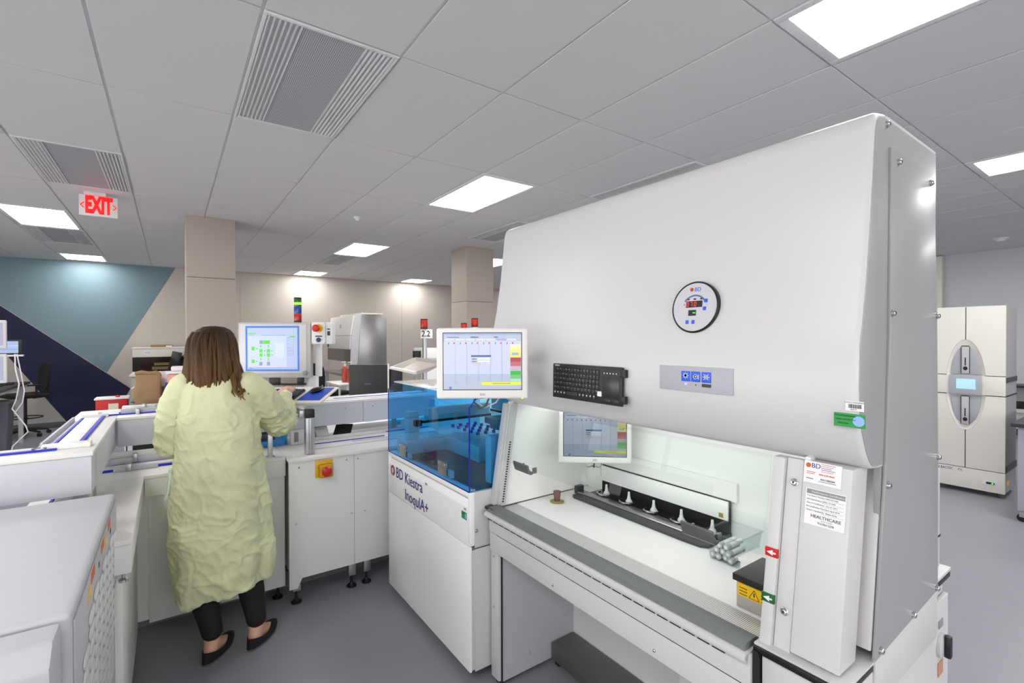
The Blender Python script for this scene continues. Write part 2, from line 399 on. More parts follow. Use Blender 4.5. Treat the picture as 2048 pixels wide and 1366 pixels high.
# smoke detector far right, sprinklers
for (x, y, lab, n_) in ((9.67, 1.6, 'round white smoke detector on the ceiling at the far right', 'smoke_detector'), (1.77, 5.6, 'small white sprinkler cover in the ceiling ahead of the first column', 'sprinkler'), (2.45, 7.9, 'tiny sprinkler cover in the ceiling beyond the first column', 'sprinkler')):
    o = thing(n_, lab, 'smoke detector' if n_[1] == 'm' else 'sprinkler', (x, y, CH))
    R_ = .09 if n_[1] == 'm' else .04
    obj('base', MB().lathe((x, y, CH), [(R_, 0), (R_, -.012), (R_*.85, -.02), (R_*.2, -.021)], 24), WHITE2, o)
    obj('sensor_dome', MB().lathe((x, y, CH), [(R_*.6, -.018), (R_*.55, -.035), (R_*.25, -.045), (R_*.02, -.046)], 20), PLASTIC, o)
# ------------------------------------------------------------------ the big safety cabinet
H = thing('safety_cabinet', 'huge white biological safety cabinet with round gauge and open lit work chamber', 'safety cabinet', (1.5, 1.15, 0))
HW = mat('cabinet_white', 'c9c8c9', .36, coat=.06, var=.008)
HSHADE = mat('cabinet_side_shaded', '97989a', .36, coat=.2, var=.01)  # same white paint, with the shade of the side put into its colour
HI = mat('chamber_white', 'eeefed', .4, var=.005)
PF = [(1.80, 2.10), (1.385, 2.105), (1.36, 2.10), (1.342, 2.085), (1.334, 2.06), (1.309, 1.84), (1.287, 1.70), (1.262, 1.585), (1.25, 1.545), (1.246, 1.45), (1.25, 1.385), (1.262, 1.345), (1.285, 1.30), (1.305, 1.275), (1.325, 1.262), (1.345, 1.258), (1.42, 1.258), (1.42, 1.30), (1.80, 1.30)]
def canopy(y0, y1, rb):
    b = MB(); B = bmesh.new(); n = len(PF)
    A = [B.verts.new((p[0], y0, p[1])) for p in PF]; C_ = [B.verts.new((p[0], y1, p[1])) for p in PF]
    fa = B.faces.new(A); fc = B.faces.new(C_[::-1]); E_ = []
    for i in range(n): B.faces.new((A[i], C_[i], C_[(i+1) % n], A[(i+1) % n]))
    bmesh.ops.recalc_face_normals(B, faces=B.faces)
    es = [e for e in list(fa.edges) if all(v.co.x < 1.40 for v in e.verts)]
    bmesh.ops.bevel(B, geom=es, offset=rb, segments=4, profile=.5, affect='EDGES')
    return b.bm(B)
cn = canopy(.432, 1.888, .012)
WP = [(1.80, 1.31), (1.80, 2.10)]+PF[1:12]+[(1.283, 1.31)]
cn.prism(WP, 'y', 1.8881, 1.945); cn.prism([(p[0]+(.012 if p[0] < 1.39 else 0), p[1]-(.012 if p[1] > 2.05 else 0)) for p in WP], 'y', 1.9451, 1.952, .005)
obj('canopy', cn, HW, H, ang=50)
obj('end_cap', MB().prism([(1.797, 2.092)]+[(p[0]+(.010 if p[0] < 1.40 else 0), p[1]-(.010 if p[1] > 2.0 else -.006)) for p in PF if p[0] < 1.79]+[(1.797, 1.306)], 'y', .4305, .4335, .0008), HSHADE, H)  # plate added over the white canopy end, its grey stands for shade
# side panel, its raised inner sheet and shadow seams
SP = [(1.427, 2.03), (1.42, 1.55), (1.395, 1.22), (1.334, .812), (1.808, .838), (1.806, 1.22), (1.79, 1.63), (1.757, 2.03)]
side = obj('side_panel', MB().prism([(1.405, 2.102), (1.795, 2.098), (1.80, 1.63), (1.808, .838), (1.40, .82), (1.38, 1.2)], 'y', .4325, .445), HSHADE, H)
obj('side_cover', MB().prism(SP, 'y', .424, .4322, .0025), HSHADE, side)
screws(H, [(x, .432 if z > 2.05 else .424, z) for x, z in ((1.416, 2.083), (1.47, 2.0), (1.72, 1.995), (1.432, 1.627), (1.783, 1.629), (1.405, 1.213), (1.797, 1.224), (1.362, .83), (1.591, .838), (1.79, .848))], (0, -1, 0), .0075)
# chamber
obj('back_wall', MB().box((1.80, .45, .60), (1.812, 1.86, 1.30)), HI, H)
obj('chamber_side', MB().prism([(1.225, .79), (1.295, 1.27), (1.80, 1.30), (1.80, .79)], 'y', 1.85, 1.862), HI, H)
obj('chamber_side', MB().prism([(1.225, .79), (1.295, 1.27), (1.80, 1.30), (1.80, .79)], 'y', .548, .56), HI, H)
TUBE = mat('tube_light', 'fcfffb', .4, emit=HOODLAMP)
obj('chamber_light', MB().box((1.455, .645, 1.278), (1.525, 1.795, 1.288), .003), TUBE, H)
obj('lamp_holder', MB().box((1.44, 1.8, 1.268), (1.54, 1.83, 1.30), .003).box((1.44, .61, 1.268), (1.54, .64, 1.30), .003).box((1.44, .6405, 1.2885), (1.54, 1.7995, 1.2995)), PLASTIC, H)
ws = obj('work_surface', MB().box((1.335, .56, .768), (1.80, 1.85, .785), .002), HI, H)
GR = mat('perforated_steel', 'e3e5e2', .45, .1); perf(GR, {'X': 190, 'Y': 190}, '3c403c', .45)
obj('intake_grille', MB().box((1.235, .56, .766), (1.333, 1.85, .783), .002), GR, H)
arm = obj('armrest', MB().prism([(1.167, .784), (1.170, .797), (1.18, .802), (1.222, .802), (1.232, .797), (1.234, .784)], 'y', .645, 1.845), GREYS, H)
lip = obj('front_lip', MB().prism([(1.234, .7835), (1.160, .7835), (1.152, .779), (1.15, .772), (1.152, .764), (1.157, .760), (1.162, .763), (1.157, .768), (1.156, .774), (1.163, .779), (1.234, .7795)], 'y', .637, 1.85), HW, H)
fp = obj('front_panel', MB().box((1.171, .633, .695), (1.20, 1.84, .779), .006), HW, H)
dl = MB()
for k in range(26):
    y = .70+k*.0445; dl.box((1.1695, y, .7475), (1.1712, y+.036, .7505))
obj('slot_row', dl, LINE, fp, kind=None)
lo = obj('lower_panel', MB().box((1.178, .633, .607), (1.215, 1.845, .690), .004), HW, H)
obj('black_seam', MB().box((1.1788, .632, .689), (1.2, 1.79, .696)), LINE, fp)
obj('black_seam', MB().box((1.18, .6205, .685), (1.215, .6325, .79)), LINE, lo)
screws(H, [(1.178, 1.40, .63), (1.178, .93, .63)], (-1, 0, 0), .004)
# knee space
obj('knee_side', MB().box((1.205, 1.79, .02), (1.64, 1.802, .64)), GREYPL, H)
kb = obj('knee_back', MB().box((1.64, .62, .02), (1.652, 1.80, .70)), WHITE2, H)
obj('side_seam', MB().box((1.203, 1.786, .02), (1.209, 1.792, .608)), LINE, H)
lp = obj('left_post', MB().box((1.195, 1.80, .02), (1.235, 1.86, .605), .003), HW, H)
lp2 = obj('left_post', MB().box((1.19, 1.80, .612), (1.235, 1.862, .785), .003), HW, H)
obj('corner_trim', MB().box((1.17, 1.80, .786), (1.235, 1.875, .799), .003), BLACK, H)
screws(H, [(1.195, 1.835, .575), (1.195, 1.835, .345), (1.19, 1.83, .745), (1.19, 1.83, .635)], (-1, 0, 0), .004)
screws(H, [(1.36, 1.79, .095), (1.585, 1.79, .20)], (0, -1, 0), .004)
# sloping window frame left with slot holes
def slopebox(x0, x1, y0, y1, z0, z1, b=.003, dx=.075/.47, mb=None):
    mb = mb or MB(); o = (z1-z0)*dx
    return mb.prism([(x0, z0), (x0+o, z1), (x1+o, z1), (x1, z0)], 'y', y0, y1, b)
fl = obj('window_frame', slopebox(1.205, 1.237, 1.852, 1.885, .80, 1.262), HW, H)
fi = obj('window_frame', slopebox(1.225, 1.262, 1.838, 1.8515, .80, 1.262), HW, H)
sl = MB()
for k in range(25):
    z = .812+k*.0112; x = 1.2405+(z-.8)*.155
    sl.box((x, 1.8362, z), (x+.0085, 1.8385, z+.0055))
obj('slot_row', sl, LINE, H)
# right window rail, flange, cover and strip
rl = obj('window_rail', slopebox(1.203, 1.235, .600, .630, .80, 1.262, .006), HW, H)
for z, m, n_ in ((1.025, RED, 'red_marker'), (.915, mat('green_marker', '0e5c30', .4), 'green_marker')):
    x = 1.203+(z-.8)*.16
    b = MB(); b.box((x-.0025, .5995, z-.011), (x+.006, .6305, z+.011), .001, m=m)
    b.prism([(.626, z), (.611, z+.007), (.611, z+.002), (.604, z+.002), (.604, z-.002), (.611, z-.002), (.611, z-.007)], 'x', x-.0034, x-.002, m=PAPER)
    obj(n_, b, m, rl)
fg = obj('bolt_flange', slopebox(1.214, 1.23, .560, .599, .80, 1.262, .002), HW, H)
for z in (.895, 1.205): obj('bolt', screw_mesh(.0075), None, fg, loc=(1.213+(z-.8)*.16, .578, z), rot=Vector((0, 0, 1)).rotation_difference(Vector((-1, 0, .16))).to_euler())
def slopedM(y, z):       # text plane on the cover, reading towards -y
    return frame((1.208+(z-.8)*.16-.0012, y, z), (0, -1, 0), (.16, 0, 1))
cv = obj('pillar_cover', slopebox(1.21, 1.30, .452, .5585, .812, 1.262, .005), HW, H)
obj('gap_seal', slopebox(1.32, 1.335, .470, .50, .83, 1.262), CREAM, H)
obj('corner_strip', slopebox(1.333, 1.40, .434, .474, .832, 1.262, .003), HW, H)
# stickers on the pillar cover
cd = obj('service_card', flat(slopedM(.5555, 1.214), [(0, 0, .082, .052, PAPER)]), PAPER, cv)
M_ = slopedM(.5555, 1.214)
text('print', 'BD', .016, M_ @ Matrix.Translation((.016, .042, .0007)), INK, cv)
ring = MB(); ring.lathe((0, 0, 0), [(.0058, 0), (.0058, .0004), (.0032, .0004), (.0032, 0)], 18, M=M_ @ Matrix.Translation((.0095, .042, .0004))); obj('emblem', ring, ORANGE, cv)
rc = [(.038, .0478-.0042*i, .038+.034*(.9-.12*(i % 3)), .0489-.0042*i, ORANGE if i in (0, 1, 4) else INK) for i in range(5)]
rc += [(.006, .026, .026, .0275, ORANGE), (.006, .022, .024, .0235, ORANGE), (.006, .010, .022, .0115, INK), (.034, .007, .072, .008, INK)]
b = MB()
for q in rc: b.box((q[0], q[1], .0006), (q[2], q[3], .0008), m=q[4], M=M_)
obj('print', b, None, cv)
text('print', '800-638-8663', .006, M_ @ Matrix.Translation((.034, .0235, .0008)), ORANGE, cv)
text('print', 'INO-000284', .006, M_ @ Matrix.Translation((.038, .0125, .0008)), INKB, cv)
M_ = slopedM(.5475, 1.118)
obj('certificate_label', flat(M_, [(0, 0, .087, .085, PAPER), (.002, .072, .085, .083, MIDGREY)]), PAPER, cv)
text('print', 'Performance Certification', .0068, M_ @ Matrix.Translation((.0135, .0775, .0008)), PAPER, cv, ext=.0003)
for i, s_ in enumerate(('Test Report Number: EV012571006', 'Unit Identification (S/N): 10-1058', 'Date of Certification:  Oct 24, 2017', 'Re-Certification Due Date: April 2018', 'Tested / Certified By:  Robert Kirby')):
    text('print', s_, .0046, M_ @ Matrix.Translation((.003, .0675-.0085*i, .0006)), INKB, cv, ext=.0003)
    obj('ruled_line', MB().box((.036, .0635-.0085*i, .0005), (.083, .0639-.0085*i, .0007), M=M_), MIDGREY, cv)
text('print', 'HEALTHCARE', .0105, M_ @ Matrix.Translation((.014, .021, .0008)), DARK, cv)
text('print', 'SOLUTIONS', .0045, M_ @ Matrix.Translation((.037, .0135, .0008)), GREYPL, cv)
text('print', '913-963-2278', .0062, M_ @ Matrix.Translation((.03, .007, .0008)), INKB, cv)
# base on the right below the pillar
bc = obj('base_cabinet', MB().box((1.195, .445, .03), (1.80, .617, .783), .004), HW, H)
obj('base_side', MB().box((1.23, .432, .03), (1.945, .4445, .783), .003), HW, H)
obj('ledge', MB().box((1.19, .43, .8), (1.812, .634, .806), .001), HW, H)
obj('ledge_edge', MB().box((1.184, .4305, .784), (1.34, .634, .7999), .003), BLACK, H)
obj('side_apron', MB().prism([(1.342, .70), (1.342, .812), (1.81, .837), (1.81, .70)], 'y', .4262, .4318, .001), HW, H)
obj('kick_foot', MB().cyl((1.3, .52, 0), (1.3, .52, .03), .02).cyl((1.7, .52, 0), (1.7, .52, .03), .02).cyl((1.22, 1.83, 0), (1.22, 1.83, .03), .015).cyl((1.645, 1.7, 0), (1.645, 1.7, .03), .012), BLACK, H)
# rotary mains switch with its tags
sw = obj('mains_switch', MB().lathe((1.862, .4318, .655), [(.036, 0), (.036, .008), (.03, .011), (.02, .012)], 24, M=Matrix.Rotation(pi/2, 4, 'X')), GREYPL, H)
obj('switch_knob', MB().box((1.850, .404, .625), (1.872, .4215, .69), .007), BLACK, sw)
obj('switch_tag', MB().box((1.845, .4295, .705), (1.885, .4318, .728), .001), MIDGREY, H)
obj('warning_tag', MB().box((1.84, .4295, .565), (1.885, .4318, .605), .001), mat('salmon_tag', 'b98272', .6), H)
screws(H, [(1.94, .432, .77), (1.94, .432, .655)], (0, -1, 0), .003)
# controls on the canopy front
gx = 1.279
def cf(z):   # x of the canopy front at height z
    P_ = [p for p in PF[3:10]]
    for (xa, za), (xb, zb) in zip(P_, P_[1:]):
        if zb <= z <= za: return xb+(xa-xb)*(z-zb)/(za-zb)
    return 1.246
GM = frame((cf(1.658)-.001, .855, 1.658), (0, -1, 0), (.135, 0, 1))
ga = obj('gauge_ring', MB().lathe((0, 0, 0), [(.077, -.004), (.077, .010), (.0735, .013), (.072, .011), (.072, -.004)], 48, M=GM), BLACK, H)
GF = mat('gauge_face', 'c2c2c8', .4)
obj('gauge_face', MB().lathe((0, 0, 0), [(.0722, -.003), (.0722, .0105), (.001, .0107)], 48, M=GM), GF, ga)
G2 = GM @ Matrix.Translation((0, 0, .0108))
text('gauge_print', 'BD', .017, G2 @ Matrix.Translation((-.004, .052, 0)), mat('bright_blue_print', '1d52c8', .4), ga)
b = MB(); b.lathe((0, 0, 0), [(.006, 0), (.006, .0006), (.0035, .0006), (.0035, 0)], 20, M=G2 @ Matrix.Translation((-.0125, .053, 0))); obj('gauge_emblem', b, ORANGE, ga)
b = MB(); n = 20; vs = []
for i in range(n+1):
    a = radians(35+110*i/n)
    for r_ in (.043, .038):
        for zz in (0, .0005): vs.append(G2 @ Vector((r_*cos(a), r_*sin(a)-.006, zz)))
b.add(vs, [f for i in range(n) for f in ((4*i, 4*i+2, 4*i+6, 4*i+4), (4*i+1, 4*i+5, 4*i+7, 4*i+3), (4*i, 4*i+4, 4*i+5, 4*i+1), (4*i+2, 4*i+3, 4*i+7, 4*i+6))])
obj('gauge_arc', b, mat('arc_print', '5b6b9a', .5), ga)
obj('display_window', MB().box((-.028, -.001, 0), (.026, .018, .001), m=BLACK, M=G2).box((-.018, -.026, 0), (.007, -.009, .001), m=BLACK, M=G2), BLACK, ga)
LEDR = mat('red_digits', 'ff2020', .4, emit=1.6); LEDG = mat('green_led', '40ff40', .4, emit=1.5); BTN = mat('button_blue', '1c55d8', .35)
b = MB()
segs = {'0': 'abcdef', '7': 'abc', '1': 'bc'}
geo = {'a': (1, 12.6, 6, 14), 'b': (5.6, 7.6, 7, 13), 'c': (5.6, 1, 7, 6.6), 'd': (1, 0, 6, 1.4), 'e': (0, 1, 1.4, 6.6), 'f': (0, 7.6, 1.4, 13)}
for k, ch in enumerate('070'):
    for q in segs[ch]:
        g_ = [t/1000 for t in geo[q]]; b.box((-.026+k*.0125+g_[0], .0015+g_[1], .001), (-.026+k*.0125+g_[2], .0015+g_[3], .0013), M=G2)
obj('red_digits', b, LEDR, ga)
obj('green_led', MB().box((-.003, -.019, .001), (.005, -.0165, .0013), M=G2), LEDG, ga)
bt = [(.037, .017), (.034, -.006), (-.02, -.045), (.0, -.045)]
for (x, y) in bt:
    q = obj('gauge_button', MB().box((x-.005, y-.0055, 0), (x+.005, y+.0055, .0012), .0004, M=G2), BTN, ga)
mk = MB()
for x in (-.022, 0, .022): mk.box((x-.004, .0215, 0), (x+.004, .026, .0005), M=G2)
mk.box((-.036, .007, 0), (-.033, .01, .0005), M=G2)
obj('gauge_print', mk, INKB, ga)
# grey switch plate with three blue buttons
pz = 1.4475; px_ = 1.2455
b = MB(); b.box((px_-.0012, .721, 1.411), (px_+.002, .962, 1.484), .001); pl = obj('switch_plate', b, mat('switch_plate_grey', 'a9aab2', .4), H)
for k, y in enumerate((.868, .835, .801)):
    q = MB(); q.box((px_-.0032, y-.0145, 1.44), (px_-.001, y+.0145, 1.47), .001, m=BTN); x = px_-.0034
    if k == 0:
        q.lathe((x, y, 1.457), [(.0062, -.0002), (.0062, .0004), (.0045, .0004), (.0045, -.0002)], 18, PAPER, M=Matrix.Rotation(-pi/2, 4, 'Y'))
        for a in range(8): q.box((.0072, -.0006, 0), (.0105, .0006, .0004), m=PAPER, M=Matrix.Translation((x, y, 1.457)) @ Matrix.Rotation(-pi/2, 4, 'Y') @ Matrix.Rotation(a*pi/4, 4, 'Z'))
    elif k == 1:
        q.lathe((x, y, 1.455), [(.007, -.0002), (.007, .0004), (.0055, .0004), (.0055, -.0002)], 18, PAPER, M=Matrix.Rotation(-pi/2, 4, 'Y'))
        q.lathe((x, y, 1.455), [(.0025, -.0002), (.0025, .0004), (.0005, .0004)], 12, PAPER, M=Matrix.Rotation(-pi/2, 4, 'Y')); q.box((x-.0004, y-.0105, 1.448), (x, y-.009, 1.462), m=PAPER)
    else:
        for a in (.75, -.75, 1.57): q.box((-.011, -.0007, 0), (.011, .0007, .0004), m=PAPER, M=Matrix.Translation((x, y, 1.456)) @ Matrix.Rotation(-pi/2, 4, 'Y') @ Matrix.Rotation(a, 4, 'Z'))
        q.lathe((x, y, 1.456), [(.006, -.0002), (.006, .0004), (.0048, .0004), (.0048, -.0002)], 18, PAPER, M=Matrix.Rotation(-pi/2, 4, 'Y'))
    obj('switch_button', q, BTN, pl)
VIO = mat('violet_led', '8080ff', .4, emit=2.0)
obj('indicator_led', MB().ell((px_-.0018, .868, 1.432), (.001, .005, .0035), 10, 6), VIO, pl)
obj('indicator_led', MB().ell((px_-.0018, .835, 1.431), (.001, .002, .002), 8, 5), BLACK, pl)
obj('port_cover', MB().box((px_-.0028, .786, 1.427), (px_-.001, .815, 1.436), .001), DARK, pl)
# asset stickers low on the canopy
zx = 1.2485
M_ = frame((1.2465, .478, 1.366), (0, -1, 0), (-.03, 0, 1))
ASM = M_
obj('asset_sticker', flat(M_, [(0, 0, .062, .031, GREEN)]), GREEN, H)
b = MB(); b.lathe((0, 0, 0), [(.0115, .0002), (.0115, .0008), (.001, .0009)], 24, M=M_ @ Matrix.Translation((.049, .0155, 0))); obj('sticker_seal', b, mat('pale_blue_print', '8fb4ee', .5), H)
for i, s_ in enumerate(('Clinical Engineering', 'Approved for Use', 'Date Due')): text('sticker_print', s_, .0052, M_ @ Matrix.Translation((.002+i*.003, .026-i*.0085, .0009)), INKB, H, ext=.0003)
M_ = frame((1.2455, .455, 1.404), (0, -1, 0), (-.0, 0, 1))
obj('barcode_sticker', flat(M_, [(0, 0, .036, .022, PAPER)]), PAPER, H)
b = MB(); random.seed(3); x = .006
while x < .03:
    wd = random.choice((.0006, .001, .0016)); b.box((x, .006, .0005), (x+wd, .015, .0007), M=M_); x += wd+random.choice((.0006, .001))
obj('sticker_print', b, INKB, H)
text('sticker_print', 'CLINICAL ENGINEERING', .0038, M_ @ Matrix.Translation((-.001, .0185, .0006)), INKB, H, ext=.0002, xs=.9)
text('sticker_print', '084173', .0042, M_ @ Matrix.Translation((.01, .003, .0006)), INKB, H, ext=.0002)

# sash glass with two metal pulls
sg = obj('sash_glass', slopebox(1.236, 1.242, .635, 1.836, 1.008, 1.262, 0), CLEAR, H)
for y0, y1 in ((1.60, 1.70), (.76, .86)):
    b = MB(); b.prism([(1.216, 1.0), (1.208, 1.022), (1.206, 1.034), (1.210, 1.038), (1.216, 1.034), (1.218, 1.022), (1.226, 1.008), (1.239, 1.006), (1.239, .996), (1.225, .994)], 'y', y0, y1, .0008)
    b.box((1.242, y0+.004, .996), (1.262, y0+.010, 1.02), .001).box((1.242, y1-.010, .996), (1.262, y1-.004, 1.02), .001)
    obj('sash_pull', b, mat('pull_steel', '808183', .38, .75), H)

# ------------------------------------------------------------------ inside the chamber: pass-through at the back
T = thing('transfer_station', 'white pass-through hatch with black tray slots along the chamber back', 'transfer unit', (1.74, 1.3, .785))
obj('hatch_frame', MB().box((1.785, 1.02, .926), (1.799, 1.80, 1.0), .002), HI, T)
obj('hatch_seam', MB().box((1.7815, 1.045, .925), (1.7848, 1.735, .9285)).box((1.7815, 1.043, .835), (1.7848, 1.048, .928)).box((1.7815, 1.735, .865), (1.7848, 1.739, .928)), LINE, T)
obj('hatch_door', MB().box((1.776, 1.05, .848), (1.7845, 1.733, .9235), .002), HI, T)
obj('gold_label', MB().box((1.774, 1.07, .856), (1.7758, 1.088, .873)), mat('gold_label', '9a8a4a', .5), T)
bk = obj('slot_floor', MB().box((1.70, 1.045, .786), (1.795, 1.735, .8), .002), mat('black_gloss', '0c0c0d', .12), T)
obj('slot_back', MB().box((1.7855, 1.05, .8), (1.7985, 1.733, .925)), BLACK, T)
for k in range(5):
    y = 1.665-k*.142
    b = MB(); b.tube([(1.735, y-.03, .806), (1.712, y-.026, .806), (1.702, y-.012, .806), (1.70, y+.002, .806), (1.702, y+.016, .806), (1.712, y+.03, .806), (1.735, y+.034, .806)], .005, 8); obj('tray_handle', b, CHROME, T)
    b = MB(); b.lathe((1.745, y, .8), [(.016, 0), (.014, .008), (.009, .014), (.006, .03), (.005, .047)], 14); obj('nozzle', b, PAPER, T)
obj('steel_rail', MB().prism([(1.655, .786), (1.655, .798), (1.66, .802), (1.695, .802), (1.695, .786)], 'y', .935, 1.775, .0015), STEEL, T)
obj('rail_end', MB().box((1.655, 1.776, .786), (1.70, 1.80, .825), .003), DARK, T)
K = obj('sample_tray', MB().prism([(1.60, 1.13), (1.60, 1.745), (1.612, 1.765), (1.65, 1.765), (1.65, 1.035), (1.622, 1.035), (1.605, 1.06)], 'z', .7856, .797, .002), mat('anthracite_tray', '3d3e40', .45), None)
tag(K, 'long dark grey tray strip lying along the chamber work surface', 'tray')
hb = MB(); hb.prism([(1.60, .80), (1.595, .815), (1.60, .822), (1.606, .818), (1.612, .806), (1.655, .806), (1.655, .80)], 'y', .95, 1.065, .001); hb.box((1.64, .955, .80), (1.70, .962, .835)); hb.box((1.64, 1.05, .80), (1.70, 1.057, .835))
# second touch monitor inside
DIMC = {}
def touch_monitor(name, label, loc, rz, w_, h_, dim, shade=1., group=None):
    """local: screen faces -y, width x, origin at centre"""
    t = thing(name, label, 'monitor', loc, rz, group, True)
    shell = MB(); shell.box((-w_/2, -.002, -h_/2), (w_/2, .03, h_/2), .012, seg=4); body = obj('bezel', shell, PLASTIC, t)
    sw_, sh_ = w_*.845, h_*.79; zc = h_*.03; M = frame((0, -.0022, zc), (1, 0, 0), (0, 0, 1))
    hx_ = lambda c_: ''.join('%02x' % int(int(c_[i:i+2], 16)*shade) for i in (0, 2, 4))
    e = lambda n_, c_, k=1.0: mat('%s_%s' % (name, n_), hx_(c_), .25, emit=.5*dim*k)
    bg, bar, sel = e('screen', 'b8c0d6'), e('toolbar', 'a9b1c4'), e('tab', '8fa0c8'); X, Z = sw_/2, sh_/2
    obj('screen_border', MB().box((-X-.003, -.0021, zc-Z-.003), (X+.003, -.001, zc+Z+.003)), BLACK, t)
    r = [(-X, -Z, X, Z, bg), (-X, Z*.93, X, Z, sel), (-X, Z*.72, X, Z*.93, bar)]
    lo_ = e('low', '9aa6bf'); r += [(-X, -Z*.78, X, -Z*.45, e('low2', 'a6b0c8')), (-X, -Z, X, -Z*.78, bar)]
    for k in range(7): r.append((-X*.96+k*X*.265, Z*.74, -X*.96+k*X*.265+X*.24, Z*.81, sel if k == 5 else e('btn', 'c4cad8')))
    for k in range(6):
        x = -X+2*X*(.15*(k+1)); r.append((x-.0004, -Z*.78, x+.0004, Z*.7, e('rule', '7c8498')))
        r.append((x-.006, Z*.62, x-.002, Z*.68, e('dot', 'c02020'))); r.append((x-.026, Z*.61, x-.023, Z*.68, e('digit', '55607c')))
    cx_ = X*.72
    yl = [e('yel%d' % q, c_) for q, c_ in enumerate(('dfe2b0', 'e3e070', 'e0dc30'))]; rd = [e('red%d' % q, c_) for q, c_ in enumerate(('a02830', 'b05a68', 'bda0b4'))]; gn = [e('grn%d' % q, c_) for q, c_ in enumerate(('28a838', '60b46c', 'a4c4b8'))]
    for q in range(3):
        r.append((cx_, Z*(.60-.15*q-.15), X*.99, Z*(.60-.15*q), yl[q])); r.append((cx_, Z*(.13-.15*q-.15), X*.99, Z*(.13-.15*q), rd[q])); r.append((cx_, Z*(-.34-.14*q-.14), X*.99, Z*(-.34-.14*q), gn[q]))
    r.append((cx_+.006, Z*.22, X*.93, Z*.31, sel))
    r += [(-X*.29, -Z*.12, X*.22, Z*.22, e('dialog', 'b4b8c4')), (-X*.29, Z*.16, X*.22, Z*.22, e('title', '39488c')), (-X*.12, Z*.06, X*.19, Z*.12, e('field', 'd4dcec')), (-X*.12, -Z*.03, X*.19, Z*.03, e('field', 'd4dcec')), (-X*.27, Z*.07, -X*.15, Z*.1, e('digit', '55607c')), (-X*.27, -Z*.02, -X*.15, Z*.01, e('digit', '55607c')), (-X*.05, -Z*.1, X*.05, -Z*.06, e('btn', 'c4cad8')), (X*.08, -Z*.1, X*.2, -Z*.06, e('btn', 'c4cad8'))]
    r += [(-X*.02, -Z*.84, X, -Z*.74, e('banner', 'd8dc20')), (X*.25, -Z*.8, X*.72, -Z*.775, e('banner_text', '8c8c18')), (-X*.85, -Z*.99, -X*.79, -Z*.9, e('icon', '6070b8')), (-X*.9, Z*.85, -X*.6, Z*.87, e('digit', '55607c')), (-X*.3, Z*.84, -X*.1, Z*.88, e('digit', '55607c')), (X*.3, Z*.84, X*.4, Z*.88, e('digit', '55607c'))]
    obj('screen', flat(M, r, th=.0005), None, t)
    g_ = MB(); 
    for k in range(3): g_.box((-.010+k*.007, -.0032, -h_/2+.012), (-.004+k*.007, -.0018, -h_/2+.022), .0008)
    obj('maker_mark', g_, GREYPL, t)
    obj('rear_shell', MB().box((-w_*.38, .03, -h_*.38), (w_*.38, .055, h_*.38), .01), PLASTIC, t)
    obj('mount_arm', MB().box((-.03, .055, -.04), (.03, .10, .04), .004).cyl((0, .09, 0), (0, .16, -.0), .018, 14), PLASTIC if w_ > .34 else DARK, t)
    return t
m1 = touch_monitor('touch_monitor', 'white framed touch monitor on an arm at the cabinet\'s upper left corner', (.974, 1.573, 1.4715), -.5987, .352, .272, 1.0, .93)
tl = MB()
tl.tube([(-.03, .03, -.12), (-.035, .03, -.15), (-.012, .028, -.178), (.012, .028, -.165), (.03, .03, -.12)], .0035, 8); obj('cable', tl, DARK, m1)
tl = MB(); tl.tube([(-.01, .035, -.12), (-.02, .035, -.155), (.005, .033, -.175), (.05, .033, -.155), (.075, .035, -.12)], .0028, 8); obj('cable', tl, GREYPL, m1)
obj('wall_arm', MB().tube([(0, .155, 0), (.02, .17, 0), (.128, .298, 0)], .017, 14), PLASTIC, m1); obj('arm_plate', MB().box((.105, .27, -.05), (.15, .315, .05), .004), PLASTIC, m1)
obj('status_led', MB().ell((.152, -.003, -.134), (.004, .002, .002), 8, 5), mat('yellow_green_led', 'c8e020', .4, emit=1.5), m1)
m2 = touch_monitor('chamber_monitor', 'second touch monitor hanging inside the lit chamber behind the sash', (1.585, 1.585, 1.118), -.72, .335, .255, .25, .72)
tl = MB()
for dx, g_ in ((-.06, GREYPL), (0, DARK), (.05, GREYPL)): tl.tube([(dx, .035, -.12), (dx*.5, .06, -.16), (0, .13, -.172), (.0, .17, -.18)], .003, 8, g_)
obj('cable', tl, None, m2)
obj('wall_bracket', MB().box((-.02, .14, -.03), (.02, .19, .03), .004), DARK, m2)

# keyboard held on the canopy front
kt = thing('wall_keyboard', 'black compact keyboard with touchpad mounted upright on the cabinet front', 'keyboard', (1.2455, 1.275, 1.40))
KB = mat('keyboard_black', '101013', .42); KC = mat('key_black', '17171b', .35)
KM = frame((1.236, 1.462, 1.3365), (0, -1, 0), (.02, 0, 1))   # x along the keyboard, y up
obj('keyboard_body', MB().box((0, 0, -.004), (.358, .132, .006), .004, M=KM), KB, kt)
kb_ = obj('bracket', MB().box((.35, .01, -.007), (.372, .035, .007), .001, M=KM).box((.35, .098, -.007), (.372, .125, .007), .001, M=KM), BLACK, kt)
obj('bracket_base', MB().box((.02, .02, -.0085), (.35, .11, -.0042), M=KM), BLACK, kt)
obj('touchpad', MB().box((.272, .024, .006), (.346, .098, .0068), .001, M=KM), mat('touchpad_black', '1d1d22', .25), kt)
obj('touchpad_button', MB().box((.272, .008, .006), (.308, .02, .0072), .001, M=KM).box((.31, .008, .006), (.346, .02, .0072), .001, M=KM), KC, kt)
KPR = mat('key_print_grey', 'a8aab4', .5)
pr = MB()
